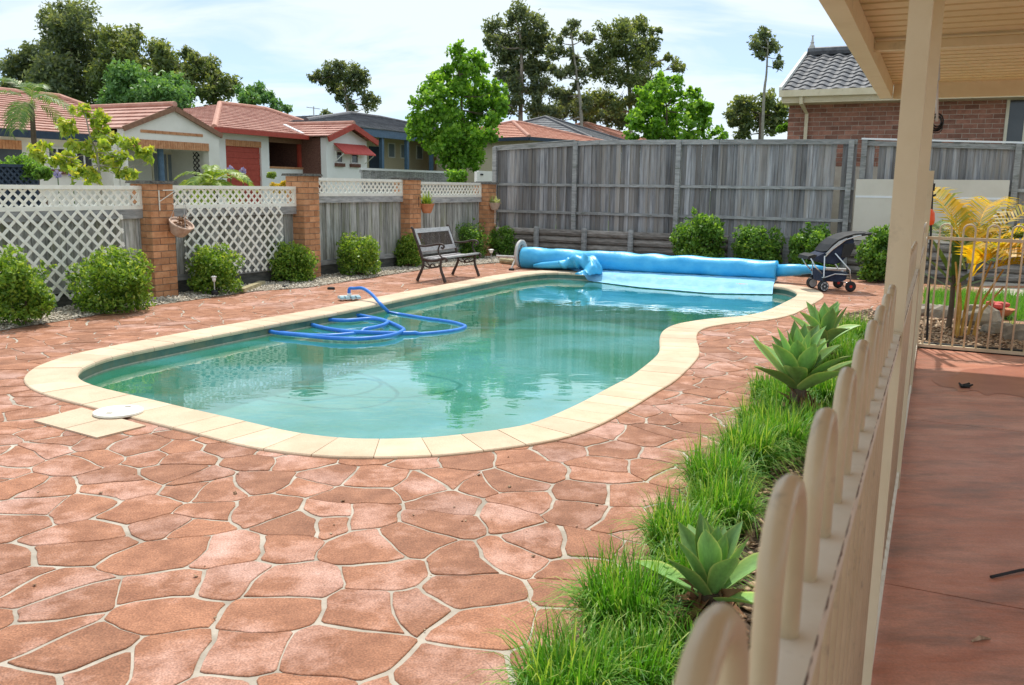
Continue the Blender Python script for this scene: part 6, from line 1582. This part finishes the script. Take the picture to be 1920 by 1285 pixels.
MB().tube([FN_.at(udp, zg + .07, kG + .02), FN_.at(udp, zg - .05, kG + .02), FN_.at(udp + .05, zg - .22, .06), FN_.at(udp + .05, .55, .06)], .045, 4).build('downpipe', M['cream'], nh)
# roof tiles
rk = -2.6; zr = FN_.z(1560, 103, rk); e_lo = FN_.at(0, zg + .16, kG + .02); 
sl_vec = (FN_.at(0, zr, rk) - FN_.at(0, zg + .16, kG + .02)); SLn = sl_vec.length; sl_vec.normalize(); nr = FN_.t.cross(sl_vec); 
if nr.z < 0: nr = -nr
tw, tL = .30, .34; nx = 8; mb = MB()
for i in range(nx + 1):
    q = i / nx; hgt = .026 * math.sin(2 * math.pi * q) 
    mb.V += [Vector((q * tw, 0, hgt + .03)), Vector((q * tw, tL + .06, hgt)), Vector((q * tw, 0, hgt + .005))]
for i in range(nx): mb.F += [(i * 3, i * 3 + 3, i * 3 + 4, i * 3 + 1), (i * 3 + 2, i * 3 + 5, i * 3 + 3, i * 3)]
tm = mb.mesh('tile', M['tilegrey'], Vector((0, 0, 0)), False)
nrow = int(SLn / tL) + 1; ug0 = ug + .04; rf = sub('roof', nh); cnt = 0
for r_ in range(nrow):
    for c_ in range(30):
        cnt += 1
        if cnt > 299: break
        p = FN_.at(ug0 + c_ * tw, 0, 0); p.z = 0
        o = e_lo + FN_.t * (ug0 + c_ * tw) + sl_vec * (r_ * tL)
        piece('tile', tm, rf, frame(o, FN_.t, sl_vec, nr))
MB().add([e_lo + FN_.t * ug0 - nr * .01, e_lo + FN_.t * (ug0 + 9.2) - nr * .01, e_lo + FN_.t * (ug0 + 9.2) + sl_vec * SLn - nr * .01, e_lo + FN_.t * ug0 + sl_vec * SLn - nr * .01], [(0, 1, 2, 3)]).build('roof_underlay', M['tilegrey'], rf)
MB().add([FN_.at(ug0, zr, rk), FN_.at(ug0 + 9.2, zr, rk), FN_.at(ug0 + 9.2, zg + .1, 2 * rk - kG), FN_.at(ug0, zg + .1, 2 * rk - kG)], [(0, 1, 2, 3)]).build('rear_slope', M['tilegrey'], rf)
MB().bar(e_lo + FN_.t * (ug0 - .03) + nr * .02, e_lo + FN_.t * (ug0 - .03) + sl_vec * SLn + nr * .02, .05, .14, nr).build('barge_board', M['frame'], nh)
MB().tube([FN_.at(ug0, zr + .08, rk), FN_.at(ug0 + 9.2, zr + .08, rk)], .10, 8).build('ridge_capping', M['tilegrey'], nh)
fb = FN_.at(ug0 + .08, zr + .15, rk); fz = FN_.z(1500, 68, rk) - fb.z
MB().lathe(fb, [(.07, 0), (.06, .06), (.035, .1), (.04, fz * .45), (.05, fz * .47), (.03, fz * .5), (.015, fz * .93), (.035, fz * .95), (.035, fz * .98), (.005, fz)], 10).build('finial', M['greyplastic'], nh)

# ---------------- street-side odds and ends
FP = Fac(D(760, 320, 27), SD)
pk = thing('picket_fence', 'grey picket fence with pale top before the yellow brick house', 'fence', FP.at(0, 0, 0))
p0_, p1_ = FP.u(676, 320), FP.u(842, 330); zpk = FP.z(760, 319); x = p0_
while x < p1_: FP.blk('picket', 'woodh', pk, x, x + .075, -.06, zpk - random.uniform(0, .03), 0, .015); x += .1
for z_ in (.3, zpk - .12): FP.blk('rail', 'woodh', pk, p0_, p1_, z_, z_ + .07, -.04, -.002)
FP.blk('capping', 'whitestrip', pk, p0_, p1_, zpk - .05, zpk + .01, .016, .03)
gx = D(908, 330, 21.5); FW = Fac((gx.x, gx.y), SD)
wg = thing('white_gate', 'small white gate beside the tall fence corner', 'gate', FW.at(0, -.06, 0)); a, b = FW.u(894, 330), FW.u(922, 330)
FW.part('gate_leaf', 'wallwhite', wg, a, b, .0, FW.z(908, 321), 0, .05); FW.part('post', 'wallwhite', wg, a - .1, a, -.06, FW.z(895, 322), -.01, .06); FW.part('latch', 'dark', wg, a + .08, a + .2, FW.z(900, 329), FW.z(900, 326), .05, .07)
FD = Fac(D(30, 320, 16), SD); ds = thing('dark_screen', 'dark blue lattice screen at the far left behind the fence', 'screen', FD.at(0, -.06, 0)); a, b = FD.u(-60, 320), FD.u(72, 330); zt_ = FD.z(40, 314)
lattice(ds, FD, a, b, -.05, zt_, 0, .12, .035, .01, 'navypaint'); FD.part('frame_rail', 'navypaint', ds, a, b, zt_, zt_ + .05, -.02, .04); FD.part('backing', 'navypaint', ds, a, b, -.06, zt_, -.05, -.03)

# ================================================================== TREES
def tree(name, lab, Y, blobs, trunk, leaf, ll, lw_, per=15, dens=1.0, bark='barkgum', depth=0.9, seed=1, group=None, tr=0.16, rs=(.30, .52), cat='tree', z0=-.06, droop=0.3, squash=.8, shell=.1, grow=1.42):
    """blobs: (px, py, r px) of leaf masses at about distance Y; trunk: px of the foot and fork"""
    r = np.random.default_rng(seed); C = []; Rr = []
    for (x, y, q) in blobs:
        R_ = q * grow * Y / FPX; c = D(x, y, Y); C.append(np.array([c.x, c.y + r.uniform(-1, 1) * R_ * depth * 1.2, c.z])); Rr.append(R_)
    fx, fy = trunk[0]; f0 = D(fx, fy, Y); foot = Vector((f0.x, f0.y, z0))
    t = thing(name, lab, cat, foot, group)
    SC, SR = lump(C, Rr, per, rs, r, squash)
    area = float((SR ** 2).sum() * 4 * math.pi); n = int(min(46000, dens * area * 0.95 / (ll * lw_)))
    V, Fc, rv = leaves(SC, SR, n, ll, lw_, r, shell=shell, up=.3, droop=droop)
    npmesh('crown', V, Fc, M[leaf], t, rnd=rv)
    mb = MB(); pts = [foot] + [D(x, y, Y) for x, y in trunk[1:]]
    k = len(pts); pp = catmull(pts, 4, False) if k > 2 else pts
    mb.tube(pp, [tr * .62 * (1 - .65 * i / (len(pp) - 1)) for i in range(len(pp))], 8)
    for c, R_ in zip(C, Rr):
        c = Vector(c); best = min(pp[len(pp) // 3:], key=lambda p: (p - c).length + 2.0 * max(0, p.z - c.z))
        mid = best.lerp(c, .5) + Vector((r.uniform(-.2, .2) * R_, r.uniform(-.2, .2) * R_, -.12 * (c - best).length))
        mb.tube([best, mid, c], [tr * .2, tr * .12, tr * .04], 5, cap=False)
        for _ in range(3):
            e = c + Vector(np.clip(r.normal(size=3), -1, 1)) * R_ * .42; mb.tube([mid.lerp(c, .6), e], [tr * .13, tr * .04], 4, cap=False)
    mb.build('trunk', M[bark], t, smooth=True); return t
gL = 'tall gums behind the left houses'
tree('gum_tree', 'tallest dark gum behind the leftmost house', 60, [(130, 45, 38), (98, 72, 32), (165, 62, 34), (112, 40, 20), (75, 115, 28), (125, 110, 42), (178, 105, 36), (35, 128, 24), (62, 152, 36), (150, 155, 44), (18, 160, 24), (100, 185, 40), (170, 185, 34), (30, 190, 24), (200, 165, 26), (60, 190, 30), (195, 75, 14), (130, 190, 40)],
     [(140, 300), (140, 190), (135, 120), (130, 60)], 'leafgum', .30, .14, seed=1, group=gL, tr=.4, dens=.8)
tree('gum_tree', 'olive gum in the middle of the left gum row', 58, [(228, 82, 26), (262, 78, 22), (215, 108, 30), (255, 112, 34), (297, 104, 26), (285, 138, 34), (232, 150, 34), (200, 140, 22), (262, 170, 30), (300, 170, 26), (310, 130, 18)], [(240, 300), (245, 180), (250, 100)], 'leafgum2', .30, .14, seed=2, group=gL, tr=.35, dens=.8)
tree('gum_tree', 'lower olive gum at the right end of the left row', 56, [(325, 112, 22), (345, 138, 28), (385, 132, 26), (412, 152, 22), (360, 170, 30), (400, 178, 26), (428, 168, 12), (312, 160, 26), (345, 98, 12), (375, 118, 14)], [(350, 300), (355, 200), (365, 140)], 'leafgum2', .29, .14, seed=3, group=gL, tr=.3, dens=.8)
tree('green_tree', 'soft mid-green tree above the cream gable', 44, [(215, 165, 28), (248, 162, 34), (295, 170, 32), (330, 185, 24), (210, 190, 24), (280, 195, 36), (240, 190, 30), (345, 198, 14)], [(265, 300), (265, 220), (265, 180)], 'leafgreen', .24, .12, seed=4, bark='bark', tr=.2, dens=1.1)
tree('small_tree', 'small dark green tree rising behind the red roof', 50, [(455, 176, 14), (478, 170, 16), (497, 180, 14), (470, 190, 18), (525, 198, 12), (538, 204, 8)], [(478, 300), (478, 220), (478, 190)], 'leafgreen', .22, .11, seed=5, bark='bark', tr=.15)
tree('lone_gum', 'lone open gum standing between the red and grey roofs', 70, [(600, 143, 13), (625, 138, 17), (655, 138, 19), (682, 146, 15), (630, 160, 16), (662, 160, 16), (642, 178, 14), (688, 182, 12), (655, 198, 12), (706, 190, 8), (588, 149, 8), (690, 198, 10), (640, 125, 10), (610, 215, 10)],
     [(655, 300), (652, 210), (648, 180), (645, 150)], 'leafgum', .28, .13, seed=6, tr=.28, dens=.8)
gP = 'bright young plane trees'
tree('plane_tree', 'bright green plane tree left of the tall fence', 26.5, [(862, 86, 12), (856, 110, 20), (848, 140, 32), (888, 132, 26), (830, 172, 40), (900, 172, 40), (802, 212, 36), (860, 212, 52), (922, 208, 32), (796, 258, 30), (850, 258, 48), (910, 255, 38), (832, 288, 30), (890, 290, 30), (938, 165, 16), (775, 245, 14), (905, 108, 10), (940, 200, 14), (785, 195, 12), (818, 140, 10), (866, 300, 24)],
     [(872, 350), (872, 300), (868, 230), (862, 140)], 'leafplane', .13, .10, seed=7, group=gP, bark='bark', tr=.085, dens=1.2, squash=1, per=14, rs=(.26, .42), grow=1.25)
tree('plane_tree', 'bright green plane tree above the middle of the tall fence', 25, [(1240, 152, 16), (1225, 178, 28), (1260, 176, 30), (1208, 212, 28), (1250, 216, 38), (1294, 202, 28), (1190, 242, 22), (1235, 248, 34), (1285, 250, 32), (1325, 240, 24), (1318, 205, 14), (1345, 252, 14), (1297, 172, 10), (1270, 150, 9)],
     [(1250, 330), (1250, 260), (1250, 200)], 'leafplane', .13, .10, seed=8, group=gP, bark='bark', tr=.075, dens=1.2, squash=1, per=14, rs=(.26, .42), z0=.5, grow=1.25)
gC = 'tall gums behind the distant roofs'
tree('gum_tree', 'broad dark gum right behind the bright plane tree', 62, [(935, 55, 22), (968, 38, 24), (1000, 52, 24), (945, 88, 26), (985, 84, 28), (1020, 80, 22), (962, 125, 26), (1002, 122, 24), (922, 82, 14), (975, 168, 24), (1012, 160, 22), (955, 200, 20), (1000, 200, 18), (940, 140, 12)], [(978, 300), (976, 210), (978, 130), (975, 60)], 'leafgum', .28, .13, seed=9, group=gC, tr=.32, dens=.72)
tree('gum_tree', 'slender pale-trunked gum in the middle of the distant group', 60, [(1068, 58, 13), (1060, 98, 11), (1080, 112, 11), (1075, 48, 10), (1096, 72, 9), (1054, 138, 13), (1086, 160, 11), (1040, 128, 10), (1048, 75, 9), (1062, 180, 14), (1030, 215, 20), (1035, 100, 12), (1070, 130, 12), (1100, 130, 14), (1090, 200, 18), (1045, 170, 14), (1108, 105, 10)], [(1092, 300), (1090, 220), (1082, 150), (1072, 70)], 'leafgum', .27, .12, seed=10, group=gC, tr=.24, dens=.8, bark='barkpale')
tree('gum_tree', 'wide spreading gum at the right of the distant group', 62, [(1150, 62, 24), (1188, 55, 24), (1218, 80, 20), (1140, 98, 24), (1182, 100, 28), (1222, 112, 18), (1130, 138, 26), (1175, 145, 26), (1212, 148, 20), (1270, 122, 14), (1252, 108, 8), (1232, 58, 9), (1112, 188, 26), (1150, 190, 28), (1200, 190, 22), (1108, 70, 10)], [(1185, 300), (1182, 210), (1178, 140), (1172, 70)], 'leafgum2', .28, .13, seed=11, group=gC, tr=.32, dens=.72, bark='barkpale')
tree('low_tree', 'low dark trees of undergrowth above the distant roofs', 68, [(1010, 215, 16), (1045, 205, 20), (1080, 212, 18), (1115, 220, 20), (1145, 222, 16), (1065, 190, 14), (1170, 225, 16)], [(1080, 300), (1080, 240), (1080, 215)], 'leafgum', .34, .17, seed=12, bark='bark', tr=.2)
tree('slim_gum', 'tall thin gum with a small tuft of leaves near the brick house', 44, [(1437, 72, 18), (1430, 95, 13), (1450, 88, 13), (1424, 108, 7), (1456, 125, 9), (1437, 58, 10), (1462, 108, 5), (1415, 82, 7)], [(1430, 300), (1432, 190), (1437, 140), (1440, 80)], 'leafgum', .22, .10, seed=13, tr=.14, bark='barkpale', dens=.7, z0=.5)
tree('dark_tree', 'dark rounded tree behind the thin gum', 48, [(1400, 192, 18), (1440, 190, 20), (1385, 218, 16), (1420, 222, 24), (1466, 208, 16), (1456, 235, 18), (1395, 245, 16)], [(1425, 300), (1425, 250), (1425, 215)], 'leafgum2', .28, .14, seed=14, bark='bark', tr=.2)
# young tree just behind the left fence
tree('young_tree', 'young yellow-green tree with large leaves behind the left fence', 13.6, [(150, 205, 16), (175, 225, 18), (130, 240, 16), (95, 285, 20), (120, 300, 22), (160, 275, 20), (185, 250, 16), (210, 270, 18), (245, 275, 16), (185, 300, 20), (215, 300, 18), (265, 285, 16), (150, 330, 20), (225, 330, 18), (180, 330, 16), (278, 300, 8), (190, 215, 10)],
     [(190, 380), (185, 310), (170, 260), (160, 215)], 'leafyoung', .12, .055, seed=15, bark='barkpale', tr=.035, dens=1.3, per=9, rs=(.3, .5), grow=1.25)
# palm in front of the leftmost house
def palm(lab, px_, Y, topy, L, n, m, seed, name='palm_tree', tr=.1, bark='barkpale', els=(75, -10), lw_=.05, ll=.55, z0=-.06):
    b = D(px_, 340, Y); b.z = z0; tp = D(px_ - 3, topy, Y); t = thing(name, lab, 'palm' if 'palm' in name else 'fern', b)
    MB().tube([b, b.lerp(tp, .5) + Vector((.03, 0, 0)), tp], [tr, tr * .85, tr * .6], 10).build('trunk', M[bark], t, smooth=True)
    for i in range(n):
        az = i * 2.4 + seed; el = math.radians(els[0] + (els[1] - els[0]) * i / (n - 1)); frond('frond', tp, az, el, L * (1 - .1 * (i % 3)), -1.7, m, t, nl=34, ll=ll, lw_=lw_, seed=seed + i, roll=.1)
palm('slender palm standing before the leftmost house', 62, 20, 195, 1.15, 9, 'leafpalm', 3, tr=.08, ll=.36, lw_=.024, bark='bark')
palm('tree fern with pale arching fronds behind the second lattice bay', 402, 15.5, 344, .85, 15, 'leaffern', 5, name='tree_fern', tr=.09, bark='bark', els=(62, 2), ll=.17, lw_=.035)
def hedge(lab, px_, Y, topy, wpx, leaf, seed, name='hedge', n=3000, ll=.07, base=None):
    r = np.random.default_rng(seed); c = D(px_, topy, Y); W = wpx * Y / FPX / 2; t = thing(name, lab, 'shrub', (c.x, c.y, -.06)); H_ = c.z
    C = np.array([(c.x + r.uniform(-1, 1) * W * .8, c.y + r.uniform(-.5, .5) * W, H_ - r.uniform(.15, 1.0) * min(H_ * .9, 1.2 * W)) for _ in range(26)]); Rr = r.uniform(.22, .38, 26) * W
    C[:, 2] = np.minimum(C[:, 2], H_ - Rr)
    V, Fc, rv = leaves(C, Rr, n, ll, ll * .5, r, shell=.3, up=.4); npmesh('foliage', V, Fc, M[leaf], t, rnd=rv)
    MB().tube([(c.x, c.y, -.06), (c.x, c.y, H_ * .7)], [.05, .02], 7).build('stem', M['bark'], t)
hedge('green climber topping the dark screen at far left', 28, 16.3, 284, 90, 'leafbush2', 1)
hedge('dark shrub beside the dark screen', 82, 15.5, 312, 36, 'leafbush2', 2, 'shrub', 1400)
hedge('yellow-green conifer shrub behind the second brick pillar', 508, 17, 322, 18, 'leaffern', 3, 'shrub', 700, .05)
hedge('yellow flowering shrub left of the second brick pillar', 522, 16.2, 337, 36, 'leafyellow', 4, 'shrub', 900, .05)
hedge('green shrub below the bright plane tree', 855, 24, 318, 40, 'leafplane', 5, 'shrub', 1200, .08)
hedge('yellow-green shrub beside the brick neighbour wall', 1469, 21, 232, 20, 'leafplane', 6, 'shrub', 900, .1)
for i, (x, y) in enumerate(((108, 327), (136, 328), (432, 318), (455, 321))):
    lab = ['blue agapanthus flower left of the young tree', 'blue agapanthus flower at the foot of the young tree', 'blue agapanthus flower left before the red garage door', 'blue agapanthus flower right before the red garage door'][i]
    c = D(x, y, 15.5 if i < 2 else 17); t = thing('agapanthus', lab, 'flower', (c.x, c.y, -.06)); MB().tube([(c.x, c.y, -.06), c], .008, 6).build('stalk', M['leafbush'], t)
    V, Fc, rv = leaves(np.array([c[:]]), [.07], 90, .045, .02, np.random.default_rng(i), shell=.5); npmesh('flower_head', V, Fc, M['leafflower'], t, rnd=rv)
